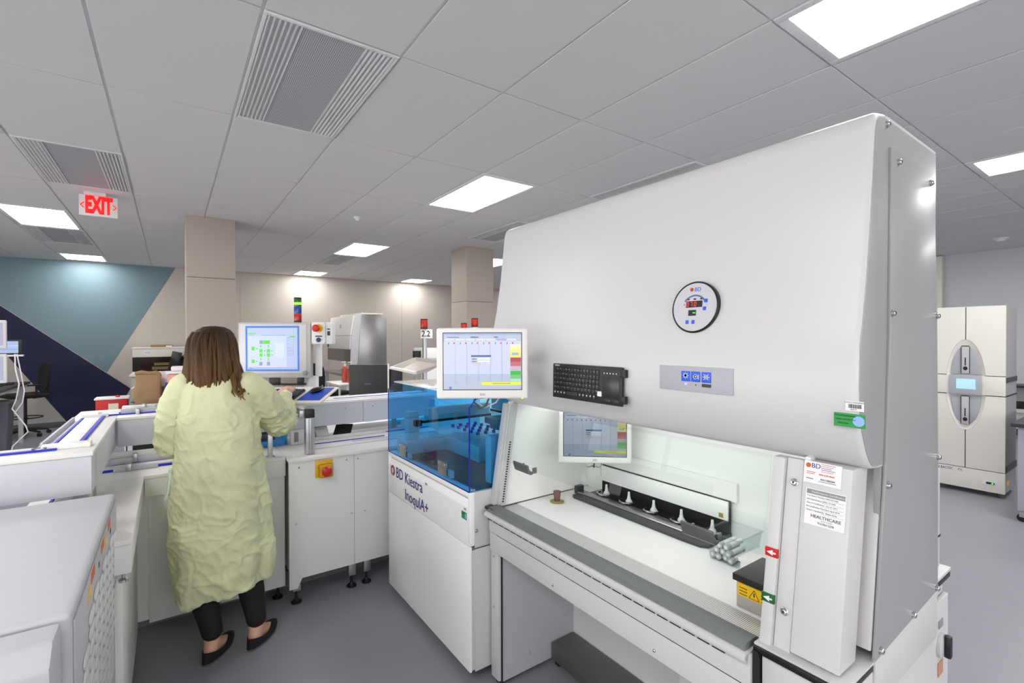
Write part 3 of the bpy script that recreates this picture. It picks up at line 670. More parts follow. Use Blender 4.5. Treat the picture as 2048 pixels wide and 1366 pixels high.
for r_, n_, y in ((0, 15, .103), (1, 15, .085), (2, 14, .068), (3, 14, .051), (4, 13, .034)):
    for k in range(n_):
        wd = .244/n_ if n_ else 0; x = .01+k*wd
        obj('key', MB().box((x, y, .006), (x+wd-.002, y+.0148, .0086), .0012, seg=1, M=KM), KC, kt)
        pr.box((x+.0045, y+.008, .0086), (x+.007, y+.0112, .0088), m=KPR if (k+r_) % 3 else BLUEP, M=KM)
for x0, x1 in ((.01, .026), (.028, .044), (.046, .062), (.064, .080), (.083, .145), (.149, .165), (.167, .183), (.186, .201), (.204, .219), (.222, .237)):
    obj('key', MB().box((x0, .014, .006), (x1, .0305, .0086), .0012, seg=1, M=KM), KC, kt)
    if x1-x0 < .03: pr.box((x0+.005, .02, .0086), (x0+.009, .025, .0088), m=PAPER, M=KM)
obj('key', MB().box((.246, .026, .006), (.266, .044, .0095), .003, M=KM), PAPER, kt, label='white key')
for k in range(5): pr.box((.274+k*.014, .107, .006), (.278+k*.014, .111, .0064), m=PAPER, M=KM)
obj('key_print', pr, None, kt)
text('lettering', 'YSHIDO', .008, KM @ Matrix.Translation((.012, .1255, .0064)), PAPER, kt)

# things in the chamber
t = thing('stopper', 'small brown tapered rubber stopper on a yellow disc on the work surface', 'stopper', (1.503, 1.755, .7856))
obj('stopper_body', MB().lathe((1.503, 1.755, .7856), [(.013, .006), (.0185, .046), (.0185, .05), (.001, .0505)], 24), mat('brown_rubber', '77554f', .6), t)
obj('foot_disc', MB().lathe((1.503, 1.755, .7856), [(.034, 0), (.034, .003), (.026, .006), (.01, .0062)], 28), mat('olive_disc', '8f8c5a', .35), t)
# clear plastic tub with sample tubes
t = thing('plastic_tub', 'clear plastic tub of sample tubes on the chamber work surface', 'tub', (1.62, .93, .7856))
def tub(x0, x1, y0, y1, z0, z1, f=.012, th=.0018):
    b = MB(); o = [(x0+f, y0+f), (x1-f, y0+f), (x1-f, y1-f), (x0+f, y1-f)]; u = [(x0, y0), (x1, y0), (x1, y1), (x0, y1)]
    O0 = [(p[0], p[1], z0) for p in o]; O1 = [(p[0], p[1], z1) for p in u]
    I1 = [(p[0]+(th if i in (0, 3) else -th), p[1]+(th if i < 2 else -th), z1) for i, p in enumerate(u)]; I0 = [(p[0]+(th if i in (0, 3) else -th), p[1]+(th if i < 2 else -th), z0+th) for i, p in enumerate(o)]
    return b.rings([O0, O1, I1, I0])
obj('tub_wall', tub(1.545, 1.70, .875, 1.0, .786, .885), SMOKE, t)
obj('rim', MB().box((1.54, .87, .883), (1.547, 1.005, .888), .002).box((1.698, .87, .883), (1.705, 1.005, .888), .002).box((1.547, .87, .883), (1.698, .877, .888), .002).box((1.547, .998, .883), (1.698, 1.005, .888), .002), SMOKE, t)
CAPM = mat('grey_tube_cap', 'b4b8b7', .4)
tp = [(.985, .80), (.962, .80), (.939, .80), (.916, .80), (.972, .819), (.949, .819), (.926, .819), (.960, .838), (.937, .838)]
t0 = None
tl_ = ['front row, farthest left of the heap', 'front row, second', 'front row, third', 'front row, nearest the wall', 'middle row, left', 'middle row, centre', 'middle row, right', 'top row, left', 'top row, right']
for k, (y, z) in enumerate(tp):
    if t0 is None:
        t0 = thing('sample_tube', 'capped sample tube in the clear tub', 'tube', (1.575, y, z), 0, 'capped sample tubes heaped in the clear tub', True)
        obj('tube_body', MB().cyl((.0125, 0, 0), (.09, 0, 0), .0085, 14), mat('milky_tube', 'ebedec', .35), t0)
        obj('cap', MB().cyl((-.008, 0, 0), (.012, 0, 0), .0108, 16), CAPM, t0)
        obj('cap_centre', MB().cyl((-.0095, 0, 0), (-.0075, 0, 0), .0055, 12), PAPER, t0)
        o = t0
    else: o = dup(t0, (1.575+random.uniform(-.004, .006), y, z))
    o['label'] = 'grey-capped sample tube lying in the clear tub, '+tl_[k]
t = thing('lidded_box', 'white lidded plastic box with a grey print beside the tube tub', 'box', (1.6, .80, .7856))
obj('box_body', MB().box((1.535, .75, .786), (1.65, .865, .828), .003), PLASTIC, t); obj('lid', MB().box((1.53, .745, .828), (1.655, .87, .842), .004), PLASTIC, t)
obj('lid_print', MB().box((1.56, .765, .842), (1.572, .80, .8424)), GREYPL, t)
t = thing('reagent_carton', 'brown and grey reagent carton standing behind the white lidded box', 'carton', (1.72, .80, .7856))
obj('carton_body', MB().box((1.705, .74, .786), (1.765, .845, .90), .001), mat('kraft_carton', 'a9997c', .7), t)
obj('carton_end', MB().box((1.703, .825, .785), (1.767, .848, .902), .001), mat('carton_grey', '4e4b50', .6), t)
obj('carton_label', MB().box((1.7035, .745, .80), (1.7048, .82, .85)), PAPER, t)
t = thing('heater_block', 'dark lidded instrument box with a yellow warning label at the chamber\'s right end', 'instrument', (1.42, .68, .7856))
obj('box_body', MB().box((1.344, .60, .786), (1.50, .768, .862), .002), mat('warm_grey_box', 'a7a39b', .5), t)
obj('lid', MB().box((1.336, .595, .8625), (1.506, .776, .882), .002), mat('black_lid', '202221', .35), t)
wl = obj('warning_label', MB().box((1.3425, .615, .822), (1.3438, .763, .858)), YELLOW, t)
b = MB(); 
for (a, c) in (((.70, .826), (.715, .852)), ((.715, .852), (.73, .826)), ((.73, .826), (.70, .826))): b.cyl((1.3423, a[0], a[1]), (1.3423, c[0], c[1]), .0008, 6)
b.box((1.3418, .7135, .833), (1.3424, .7165, .844))
for k in range(3): b.box((1.3418, .735, .845-k*.009), (1.3424, .758, .847-k*.009)); b.box((1.3418, .672, .845-k*.009), (1.3424, .695, .847-k*.009))
obj('label_print', b, INKB, wl)
obj('wall_socket', MB().box((1.785, .70, .90), (1.799, .835, 1.07), .002), MIDGREY, H)
# metal footrest box in the knee space
t = thing('footrest', 'low brushed metal box on the floor of the knee space', 'footrest', (1.55, 1.45, 0))
obj('footrest_body', MB().box((1.49, .95, .02), (1.635, 1.785, .10), .004), mat('dull_steel', '6f6d6b', .4, .6, var=.1, scale=8), t)
obj('feet', MB().box((1.50, .96, 0), (1.53, .99, .02)).box((1.50, 1.74, 0), (1.53, 1.77, .02)), BLACK, t)
t = thing('under_desk_unit', 'small white drawer unit with a rounded black latch under the cabinet worktop', 'drawer unit', (1.35, .8, 0))
obj('unit_body', MB().box((1.30, .65, .02), (1.60, .93, .56), .004), HW, t); obj('latch', MB().ell((1.30, .935, .55), (.02, .012, .03), 16, 8), BLACK, t); obj('unit_foot', MB().box((1.32, .67, 0), (1.58, .91, .02)), BLACK, t)
# rear conveyor unit behind
t = thing('rear_module', 'white module behind the safety cabinet with a black edged ledge', 'cabinet', (1.9, .7, 0))
obj('upper_box', MB().box((1.815, .45, .86), (1.935, 1.7, 1.165), .004), HW, t)
obj('seam', MB().box((1.8145, .4485, .955), (1.936, .452, .96)), LINE, t)
obj('ledge', MB().box((1.814, .435, .838), (1.99, 1.7, .8495), .004), HW, t)
obj('ledge_edge', MB().box((1.816, .436, .82), (1.985, 1.7, .8375), .003), BLACK, t)
obj('module_base', MB().box((1.82, .4455, .02), (1.945, 1.7, .8195), .003), HW, t)
obj('foot', MB().cyl((1.88, .5, 0), (1.88, .5, .02), .02), BLACK, t)
# ------------------------------------------------------------------ specimen processor with the blue cover
HWB = mat('processor_white', 'f7f7f8', .4, coat=.04)
P = thing('specimen_processor', 'white specimen processor with blue acrylic cover and BD Kiestra lettering', 'lab analyzer', (1.5, 2.4, 0))
obj('lower_body', MB().box((1.112, 1.893, .05), (1.80, 2.887, .60), .004), HW, P)
obj('lower_door', MB().box((1.10, 1.89, .045), (1.112, 2.889, .618), .004), HWB, P)
obj('upper_body', MB().prism([(1.118, .624), (1.118, .80), (1.112, .866), (1.80, .866), (1.80, .624)], 'y', 1.893, 2.887, .002), HW, P)
obj('logo_panel', MB().prism([(1.10, .622), (1.10, .795), (1.119, .832), (1.125, .832), (1.125, .622)], 'y', 1.905, 2.872, .003), HWB, P)
obj('side_post', MB().box((1.10, 1.889, .622), (1.125, 1.904, .866), .002), HWB, P); obj('side_post', MB().box((1.10, 2.873, .622), (1.125, 2.89, .866), .002), HWB, P)
obj('rim', MB().box((1.10, 1.9045, .842), (1.14, 2.8725, .867), .002), HWB, P)
obj('end_panel', MB().box((1.125, 1.886, .045), (1.80, 1.892, .605), .002).box((1.125, 1.886, .611), (1.80, 1.892, .866), .002), HW, P)
screws(P, [(1.132, 1.886, .69)], (0, -1, 0), .007)
obj('foot', MB().cyl((1.2, 2.0, 0), (1.2, 2.0, .05), .02).cyl((1.2, 2.8, 0), (1.2, 2.8, .05), .02), BLACK, P)
LM = frame((1.0985, 2.845, .765), (0, -1, 0), (0, 0, 1))
b = MB()
for k in range(12):
    a0 = 2*pi*k/12; 
    b.box((.0185, -.0055, 0), (.029, .0055, .001), m=mat('brick_red_print', 'a8402c', .5), M=LM @ Matrix.Translation((.032, .0, 0)) @ Matrix.Rotation(a0, 4, 'Z'))
b.lathe((0, 0, 0), [(.031, 0), (.031, .001), (.0265, .001), (.0265, 0)], 32, MATS['brick_red_print'], M=LM @ Matrix.Translation((.032, 0, 0)))
b.box((.028, -.03, .0005), (.036, -.012, .0012), m=HW, M=LM); b.lathe((0, 0, 0), [(.0165, 0), (.0165, .0012), (.001, .0012)], 20, HW, M=LM @ Matrix.Translation((.032, 0, 0)))
obj('round_emblem', b, None, P)
text('lettering', 'BD', .088, LM @ Matrix.Translation((.082, -.002, 0)), INK, P, xs=.95, ext=.001)
text('lettering', 'Kiestra', .088, LM @ Matrix.Translation((.215, -.004, 0)), INK, P, xs=.95, ext=.001)
text('lettering', 'TM', .02, LM @ Matrix.Translation((.487, .03, 0)), INK, P)
text('lettering', 'InoqulA+', .088, LM @ Matrix.Translation((.215, -.098, 0)), INK, P, xs=.95, ext=.001)
obj('asset_sticker', flat(frame((1.0985, 1.962, .735), (0, -1, 0), (0, 0, 1)), [(0, 0, .048, .034, GREEN), (.031, .006, .046, .027, mat('pale_blue_print', '8fb4ee')), (.004, .022, .028, .025, INKB)]), None, P)
obj('barcode_sticker', flat(frame((1.0985, 1.942, .776), (0, -1, 0), (0, 0, 1)), [(0, 0, .026, .016, PAPER)]+[(.003+k*.004, .003, .005+k*.004, .011, INKB) for k in range(5)]), None, P)
# blue cover: separate panes
def pane(n_, a, b_, lab=None): return obj(n_, MB().box(a, b_), BLUEGLASS, P, lab)
pane('blue_front_pane', (1.100, 1.893, .868), (1.106, 2.885, 1.252))
obj('blue_chamfer_pane', MB().prism([(1.1003, 1.2535), (1.106, 1.2525), (1.140, 1.286), (1.136, 1.292)], 'y', 1.893, 2.885), BLUEGLASS, P)
obj('blue_end_pane', MB().prism([(1.1065, .868), (1.1065, 1.2515), (1.14, 1.285), (1.76, 1.285), (1.76, .868)], 'y', 1.893, 1.899), BLUEGLASS, P)
obj('blue_end_pane', MB().prism([(1.1065, .868), (1.1065, 1.2515), (1.14, 1.285), (1.76, 1.285), (1.76, .868)], 'y', 2.879, 2.885), BLUEGLASS, P)
ed = MB()
ed.box((1.0985, 1.8915, .868), (1.1035, 1.8945, 1.253)); ed.box((1.0985, 2.8845, .868), (1.1035, 2.8875, 1.253)); ed.box((1.0985, 1.894, .866), (1.103, 2.886, .870))
for y in (1.8915, 2.8845): ed.prism([(1.0985, 1.252), (1.1015, 1.252), (1.139, 1.290), (1.136, 1.293)], 'y', y, y+.003)
ed.box((1.137, 1.8915, 1.288), (1.76, 1.8935, 1.292))
obj('pane_edge', ed, BLUEEDGE, P)
obj('edge_glint', MB().cyl((1.0995, 1.8945, 1.2545), (1.0995, 2.885, 1.2545), .0016, 8), CLEAR, P)
obj('top_lid', MB().box((1.137, 1.893, 1.2925), (1.76, 2.885, 1.300), .002), mat('gloss_white_lid', 'e6e6ec', .12, coat=.5), P)
for y0, z in ((2.60, .93), (2.10, .935)):
    h = obj('hinge', MB().box((1.094, y0, z), (1.0995, y0+.10, z+.022), .001).box((1.096, y0+.01, z-.045), (1.0995, y0+.10, z-.001), .001), STEEL, P)
    screws(h, [(1.094, y0+.02, z+.011), (1.094, y0+.08, z+.011)], (-1, 0, 0), .004)
    obj('hinge_block', MB().box((1.107, y0-.02, z-.05), (1.125, y0+.03, z-.015), .002), GREYPL, P)
screws(P, [(1.112, 1.891, .876), (1.124, 1.891, .876)], (0, -1, 0), .004)
# insides
obj('deck', MB().box((1.145, 1.905, .8665), (1.76, 2.70, .872)), mat('dark_deck', '4a4c50', .5), P)
obj('deck_step', MB().box((1.40, 2.30, .8725), (1.76, 2.87, .96), .003).box((1.15, 2.70, .8725), (1.399, 2.87, .95), .003), HW, P)
obj('gantry_beam', MB().box((1.30, 2.74, 1.06), (1.76, 2.80, 1.13), .003).box((1.17, 2.74, .951), (1.24, 2.80, 1.12), .003), HW, P)
obj('linear_rail', MB().box((1.22, 2.733, 1.045), (1.76, 2.739, 1.06)).box((1.20, 2.70, 1.035), (1.24, 2.738, 1.07)), BLACK, P)
obj('pipetting_head', MB().box((1.56, 2.35, 1.05), (1.70, 2.50, 1.09), .006).box((1.58, 2.38, 1.02), (1.66, 2.47, 1.05), .004), STEEL, P)
obj('gantry_beam', MB().box((1.74, 1.92, 1.10), (1.76, 2.70, 1.19), .003), HW, P)
obj('linear_rail', MB().box((1.732, 1.92, 1.085), (1.739, 2.70, 1.099)), BLACK, P)
obj('vertical_module', MB().box((1.24, 1.93, .873), (1.36, 1.98, 1.10), .004).box((1.361, 1.93, .873), (1.62, 1.985, 1.115), .004), HW, P)
obj('motor', MB().cyl((1.52, 2.1, 1.13), (1.60, 2.1, 1.13), .022, 18).box((1.60, 2.08, 1.11), (1.66, 2.12, 1.15), .003), BLACK, P)
t0 = None
for i in range(4):
    for j in range(5):
        x, y = 1.44+i*.055, 2.38+j*.075
        if t0 is None: t0 = thing('specimen_tube', 'x', 'tube', (x, y, .961), 0, 'specimen tubes standing under the blue cover', True); obj('tube_body', MB().cyl((0, 0, 0), (0, 0, .05), .009, 12), CLEAR, t0); obj('cap', MB().cyl((0, 0, .05), (0, 0, .066), .0105, 12), RED if 0 else mat('violet_cap', '6040b0', .4), t0); o = t0
        else: o = dup(t0, (x, y, .961))
        o['label'] = 'violet-capped tube under blue cover, %s row from front, %s from safety cabinet' % (('first', 'second', 'third', 'fourth')[i], ('first', 'second', 'third', 'fourth', 'fifth')[j])
obj('front_module', MB().box((1.17, 2.40, .873), (1.20, 2.60, .90), .003), DARK, P)

# ------------------------------------------------------------------ lower counters
CW = mat('counter_side_grey', 'e0e0de', .45, var=.015)
C1 = thing('conveyor_cabinet', 'tall white cabinet with red emergency button and levelling feet', 'cabinet', (.9, 3.3, 0))
obj('front_panel', MB().prism([(.555, .10), (.565, .10), (.60, .10), (.625, .155), (.89, .155), (1.10, .155), (1.64, .155), (1.64, .845), (.555, .845)], 'y', 3.03, 3.05, .002), CW, C1)
obj('body', MB().box((.575, 3.051, .16), (1.62, 3.70, .845)), CW, C1)
obj('top', MB().box((.553, 3.012, .846), (1.64, 3.72, .866), .004), CHALK, C1)
screws(C1, [(.61, 3.03, .81), (.885, 3.03, .815), (.955, 3.03, .813), (.592, 3.03, .483), (.915, 3.03, .479), (1.0, 3.03, .476), (.61, 3.03, .81)], (0, -1, 0), .004)
obj('panel_seam', MB().box((.93, 3.0293, .155), (.932, 3.0302, .845)), SHADOWGREY, C1)
def foot(parent, x, y, z):
    f = obj('leg', MB().box((x-.022, y-.022, .075), (x+.022, y+.022, z), .003), ALU, parent)
    obj('foot', MB().cyl((x, y, .02), (x, y, .075), .007, 10).lathe((x, y, 0), [(.03, 0), (.03, .008), (.012, .02), (.008, .03)], 20), BLACK, f)
for x in (.60, .925, 1.02, 1.5): foot(C1, x, 3.075, .155 if x > .62 else .11)
for x in (.62, 1.5): foot(C1, x, 3.6, .159)
eb = obj('emergency_box', MB().box((.70, 3.022, .733), (.80, 3.0295, .833), .002), YELLOW, C1)
obj('guard_ring', MB().box((.715, 2.985, .735), (.795, 3.021, .815), .012, seg=3), mat('yellow_plastic_guard', 'cc9a08', .45), eb)
obj('red_button', MB().lathe((.755, 2.984, .775), [(.026, 0), (.03, .012), (.024, .022), (.008, .026)], 24, M=Matrix.Rotation(pi/2, 4, 'X')), RED, eb)
obj('yellow_label', flat(frame((.70, 3.0292, .84), (1, 0, 0), (0, 0, 1)), [(0, 0, .1, .016, YELLOW), (.01, .005, .09, .011, ORANGE)]), None, C1)
C2 = thing('corner_counter', 'white corner counter unit behind the standing woman', 'counter', (.2, 3.3, 0))
obj('top', MB().box((-.5, 3.10, .8462), (.551, 3.72, .866), .004), CHALK, C2)
obj('apron', MB().box((-.115, 3.104, .755), (.551, 3.125, .8458), .002), CW, C2)
obj('door_panel', MB().box((-.10, 3.13, .09), (.215, 3.15, .754), .002).box((.219, 3.13, .09), (.55, 3.15, .754), .002), CW, C2)
obj('body', MB().box((-.48, 3.1505, .1), (.55, 3.70, .845)), CW, C2)
obj('plinth', MB().box((-.3, 3.3, 0), (1.45, 3.34, .1)), mat('grey_plinth', '6c6b6e', .7, var=.15, scale=12), C2)
for x in (.14, .52): foot(C2, x, 3.2, .1)
C3 = thing('side_counter', 'white side counter with overhanging top running between woman and grey unit', 'counter', (-.3, 2.6, 0))
obj('top', MB().box((-.50, 2.15, .8464), (-.115, 3.099, .866), .004), CHALK, C3)
obj('apron', MB().box((-.50, 2.153, .748), (-.118, 3.103, .846), .002), CW, C3)
obj('door_panel', MB().box((-.46, 2.21, .06), (-.165, 2.23, .747), .002).box((-.168, 2.232, .06), (-.148, 2.70, .747), .002).box((-.168, 2.703, .06), (-.148, 3.128, .747), .002), CW, C3)
obj('body', MB().box((-.45, 2.235, .06), (-.17, 3.1, .745)), CW, C3)
obj('knob', MB().lathe((-.142, 2.185, .725), [(.006, .02), (.006, 0), (.014, -.006), (.014, -.014), (.006, -.018)], 16), CHROME, C3)
obj('base_foot', MB().box((-.44, 2.3, 0), (-.2, 3.05, .06)), BLACK, C3)

# low conveyor lanes on the counters
def lane(name, label, parts, cat='conveyor'):
    xs = [p for q in parts for p in (q[1], q[2])]
    t = thing(name, label, cat, tuple(sum(p[i] for p in xs)/len(xs) if i < 2 else min(p[2] for p in xs) for i in range(3)))
    for n_, a, b_, m, bv in parts: obj(n_, MB().box(a, b_, bv), m, t)
    return t
t = lane('low_conveyor', 'low conveyor lane with blue belts on the counter left of the woman', [
    ('lane_bed', (-.31, 3.30, .8665), (.30, 3.36, .885), CHALK, .002), ('belt', (-.30, 3.285, .8665), (.10, 3.296, .878), BELT, .001), ('belt', (-.28, 3.365, .867), (.30, 3.373, .884), BELT, .001),
    ('guide_rail', (-.27, 3.38, .8665), (-.02, 3.395, .915), GREYPL, .002), ('guide_rail', (-.25, 3.262, .8665), (-.06, 3.27, .892), GREYPL, .002), ('back_guide', (-.30, 3.44, .8665), (.06, 3.45, .94), CHALK, .002),
    ('clamp_block', (-.20, 3.255, .8665), (-.175, 3.30, .905), ALU, .003), ('clamp_block', (-.175, 3.37, .885), (-.155, 3.40, .935), ALU, .003), ('clamp_block', (.04, 3.35, .885), (.055, 3.38, .905), DARK, .002),
    ('side_plate', (-.31, 3.42, .8665), (.30, 3.428, .885), PLASTIC, .001)])
t = lane('low_conveyor', 'low conveyor lane with blue belt on the counter right of the aluminium post', [
    ('lane_bed', (.73, 3.21, .8665), (1.62, 3.40, .884), CHALK, .003), ('belt', (.74, 3.27, .8842), (1.22, 3.279, .889), BELT, .001), ('belt', (1.28, 3.40, .8845), (1.62, 3.409, .889), BELT, .001),
    ('back_guide', (.73, 3.42, .8665), (1.62, 3.44, .90), PLASTIC, .003), ('grey_strip', (.98, 3.215, .8842), (1.62, 3.24, .8865), GREYPL, .001)])
t = lane('low_conveyor', 'short conveyor stub with blue belt beneath the raised lane corner', [
    ('lane_bed', (-.48, 2.70, .8665), (-.33, 3.15, .882), CHALK, .003), ('belt', (-.345, 2.72, .8822), (-.335, 3.15, .888), BELT, .001), ('belt', (-.42, 2.72, .8822), (-.41, 3.15, .888), BELT, .001)])
# blue covered box under the raised lane
t = thing('plate_module', 'small blue covered module with dark inside under the raised conveyor', 'lab module', (.38, 3.5, .866))
obj('blue_cover', tub(.16, .625, 3.45, 3.68, .867, .958, 0, .004), BLUEGLASS, t)
obj('dark_stage', MB().box((.18, 3.5, .90), (.56, 3.66, .945), .003), DARK, t); obj('stage_base', MB().box((.17, 3.46, .8675), (.61, 3.67, .899), .002), mat('pale_blue_stage', '9fd0e6', .4), t)
t = thing('white_housing', 'white upright housing with a grey slot between blue module and aluminium post', 'lab module', (.72, 3.5, .866))
obj('housing', MB().box((.64, 3.42, .8665), (.79, 3.449, .96), .004), WHITE2, t); obj('slot', MB().box((.66, 3.415, .885), (.685, 3.4198, .95), .001), MIDGREY, t)
t = thing('aluminium_post', 'thick aluminium post with black end cap carrying the raised conveyor', 'post', (.685, 3.1, .866))
obj('profile', MB().box((.66, 3.08, .8665), (.71, 3.13, 1.088), .003), ALU, t)
b = MB()
for y in (3.0795,): 
    for x in (.676, .692): b.box((x, y-.0006, .87), (x+.003, y+.0004, 1.086))
obj('groove', b, MIDGREY, t)
obj('end_cap', MB().box((.66, 3.076, 1.0885), (.71, 3.13, 1.138), .003), BLACK, t); obj('arm_bracket', MB().box((.635, 3.131, 1.085), (.71, 3.33, 1.13), .003), ALU, t)
t = thing('slim_post', 'slim grey post standing before the blue covered module', 'post', (.40, 3.40, .866)); obj('profile', MB().box((.465, 3.15, .8665), (.49, 3.175, 1.0), .002), ALU, t); obj('base_plate', MB().box((.455, 3.14, .8665), (.50, 3.185, .870), .001), ALU, t)

# ------------------------------------------------------------------ raised conveyor
R_ = thing('raised_conveyor', 'white raised conveyor with blue belts turning the corner above the counters', 'conveyor', (.2, 3.4, .93))
ZT = 1.13
RW = mat('conveyor_side', 'c4c7ce', .4, var=.01)
obj('front_run_top', MB().box((-1.6, 2.475, ZT-.016), (-.25, 2.66, ZT), .003), CHALK, R_)
obj('front_run_side', MB().box((-1.6, 2.48, .965), (-.255, 2.655, ZT-.0165), .003), RW, R_)
obj('side_run_top', MB().box((-.445, 2.661, ZT-.016), (-.25, 3.88, ZT), .003), CHALK, R_)
obj('side_run_side', MB().box((-.44, 2.656, .965), (-.255, 3.46, ZT-.0165), .003), RW, R_)
obj('back_run_top', MB().box((-.249, 3.45, ZT-.016), (1.70, 3.75, ZT), .003), CHALK, R_)
sp = [-.245, .55, 1.13, 1.70]
for a, b_ in zip(sp, sp[1:]): obj('side_panel', MB().box((a+.001, 3.457, .965), (b_-.001, 3.47, ZT-.0165), .002), RW, R_)
obj('back_run_core', MB().box((-.43, 3.471, .97), (1.70, 3.74, ZT-.017)), RW, R_)
screws(R_, [(x, 3.457, 1.075) for x in (.74, .86, 1.0, 1.2, .60)], (0, -1, 0), .004)
def belt(a, b_): obj('belt', MB().box(a, b_, .001), BELT, R_)
belt((-1.55, 2.585, ZT), (-.37, 2.597, ZT+.008)); belt((-.40, 2.66, ZT), (-.389, 3.50, ZT+.008)); belt((-.315, 2.66, ZT), (-.302, 3.55, ZT+.01))
belt((-.33, 3.56, ZT), (.10, 3.57, ZT+.008)); belt((-.25, 3.63, ZT), (.30, 3.64, ZT+.008)); belt((.3, 3.56, ZT), (.62, 3.568, ZT+.006)); belt((.95, 3.56, ZT), (1.68, 3.57, ZT+.008))
def bit(n_, a, b_, m=CHALK, bv=.003): obj(n_, MB().box(a, b_, bv), m, R_)
bit('wear_plate', (-.385, 2.72, ZT), (-.318, 2.93, ZT+.008)); bit('wear_plate', (-.385, 2.935, ZT), (-.318, 3.30, ZT+.008)); bit('wear_plate', (-.385, 3.305, ZT), (-.318, 3.48, ZT+.008))
bit('corner_block', (-.42, 2.60, ZT), (-.27, 2.66, ZT+.018)); bit('guide_rail', (-.43, 2.66, ZT), (-.42, 3.45, ZT+.022), GREYPL, .002); bit('guide_rail', (-.24, 3.60, ZT), (.02, 3.608, ZT+.03), GREYPL, .002); bit('guide_rail', (-.10, 3.69, ZT), (.22, 3.70, ZT+.04), GREYPL, .002); bit('corner_block', (-.40, 3.52, ZT), (-.29, 3.56, ZT+.02)); bit('corner_block', (-.24, 3.68, ZT), (-.08, 3.74, ZT+.035), PLASTIC, .006)
bit('clamp_block', (-.17, 3.545, ZT), (-.15, 3.59, ZT+.03), ALU); bit('clamp_block', (-.145, 3.65, ZT), (-.125, 3.70, ZT+.045), ALU); bit('clamp_block', (.02, 3.58, ZT), (.035, 3.61, ZT+.03), ALU); bit('clamp_block', (-.335, 3.53, ZT), (-.32, 3.57, ZT+.025), GREYPL)
bit('wear_plate', (-.05, 3.575, ZT), (.62, 3.625, ZT+.006), CHALK, .002); bit('wear_plate', (.65, 3.50, ZT), (1.69, 3.55, ZT+.006), CHALK, .002)
bit('front_guide', (-1.55, 2.62, ZT), (-.44, 2.63, ZT+.012), CHALK, .002)
b = MB(); b.tube([(-.44, 2.59, ZT+.012), (-.43, 2.60, ZT+.014), (-.415, 2.605, ZT+.014), (-.40, 2.60, ZT+.012)], .004, 8); obj('pivot', b, STEEL, R_)
for (x, y) in ((-.30, 2.86), (-.345, 3.39), (-.30, 2.56)): obj('support_post', MB().box((x-.02, y-.02, .8665), (x+.02, y+.02, .9645), .003), ALU, R_)
obj('gusset_plate', MB().prism([(2.58, .8665), (2.66, .8665), (2.78, .9645), (2.58, .9645)], 'x', -.285, -.275), GREYPL, R_)
obj('support_post', MB().box((-.72, 2.54, .10), (-.68, 2.58, .9645), .003), ALU, R_)
obj('support_post', MB().box((1.40, 3.58, .8665), (1.43, 3.61, .97), .003), ALU, R_)

# ------------------------------------------------------------------ grey unit in the near left corner
U = thing('grey_floor_unit', 'big pale grey floor unit with rounded top filling the lower left corner', 'lab unit', (-.6, 1.8, 0))
UG = mat('unit_pale_grey', 'b2b2b7', .5, bump=.05, scale=500, var=.01)
obj('housing', MB().box((-1.15, 1.345, .05), (-.172, 2.305, 1.0), .014, seg=3), UG, U)
obj('door', MB().prism([(1.225, .05), (1.225, .955), (1.262, .992), (1.336, .992), (1.336, .05)], 'x', -1.15, -.187, .008), UG, U)
obj('side_skin', MB().box((-.1718, 1.36, .05), (-.168, 2.295, .978), .001), UG, U)
hx = MB(); HP = [(-.052, 0), (-.034, .0165), (.034, .0165), (.052, 0), (.034, -.0165), (-.034, -.0165)]
hx.prism([(p[0]*.95, p[1]*.95) for p in HP], 'x', 0, .0042, .0036, seg=2)
hxm = hx.mesh('vent_cell', True, mat('vent_cell_white', 'd3d5d4', .35))
n = 0
for r in range(17):
    for c in range(8):
        y = 1.50+c*.096; z = .895-r*.036-(.018 if c % 2 else 0)
        if z > .90-.25*max(0, (2.2-y))*0 or y > 2.24: continue
        if z < .36+.55*max(0, y-1.85)*0+(.2 if y > 2.1 else .1 if y > 2.0 else 0): continue
        if y < 1.56 and z > .84: continue
        obj('vent_cell', hxm, None, U, loc=(-.1679, y, z))
for (y, z, m, tri) in ((2.04, .963, ORANGE, 0), (1.945, .947, YELLOW, 1), (1.855, .96, ORANGE, 0), (1.64, .962, ORANGE, 0), (1.575, .945, YELLOW, 1)):
    b = MB()
    if tri: b.prism([(y-.035, z-.018), (y+.035, z-.018), (y, z+.022)], 'x', -.1679, -.1672)
    else: b.box((-.1679, y-.035, z-.012), (-.1672, y+.035, z+.014))
    obj('warning_sticker', b, m, U)
obj('warning_sticker', MB().box((-.1679, 1.76, .93), (-.1672, 1.775, .945)).box((-.1679, 2.06, .925), (-.1672, 2.09, .94)), INKB, U)
obj('caster', MB().cyl((-.25, 1.5, 0), (-.25, 1.5, .05), .03).cyl((-.25, 2.2, 0), (-.25, 2.2, .05), .03).cyl((-1.05, 1.5, 0), (-1.05, 1.5, .05), .03), BLACK, U)

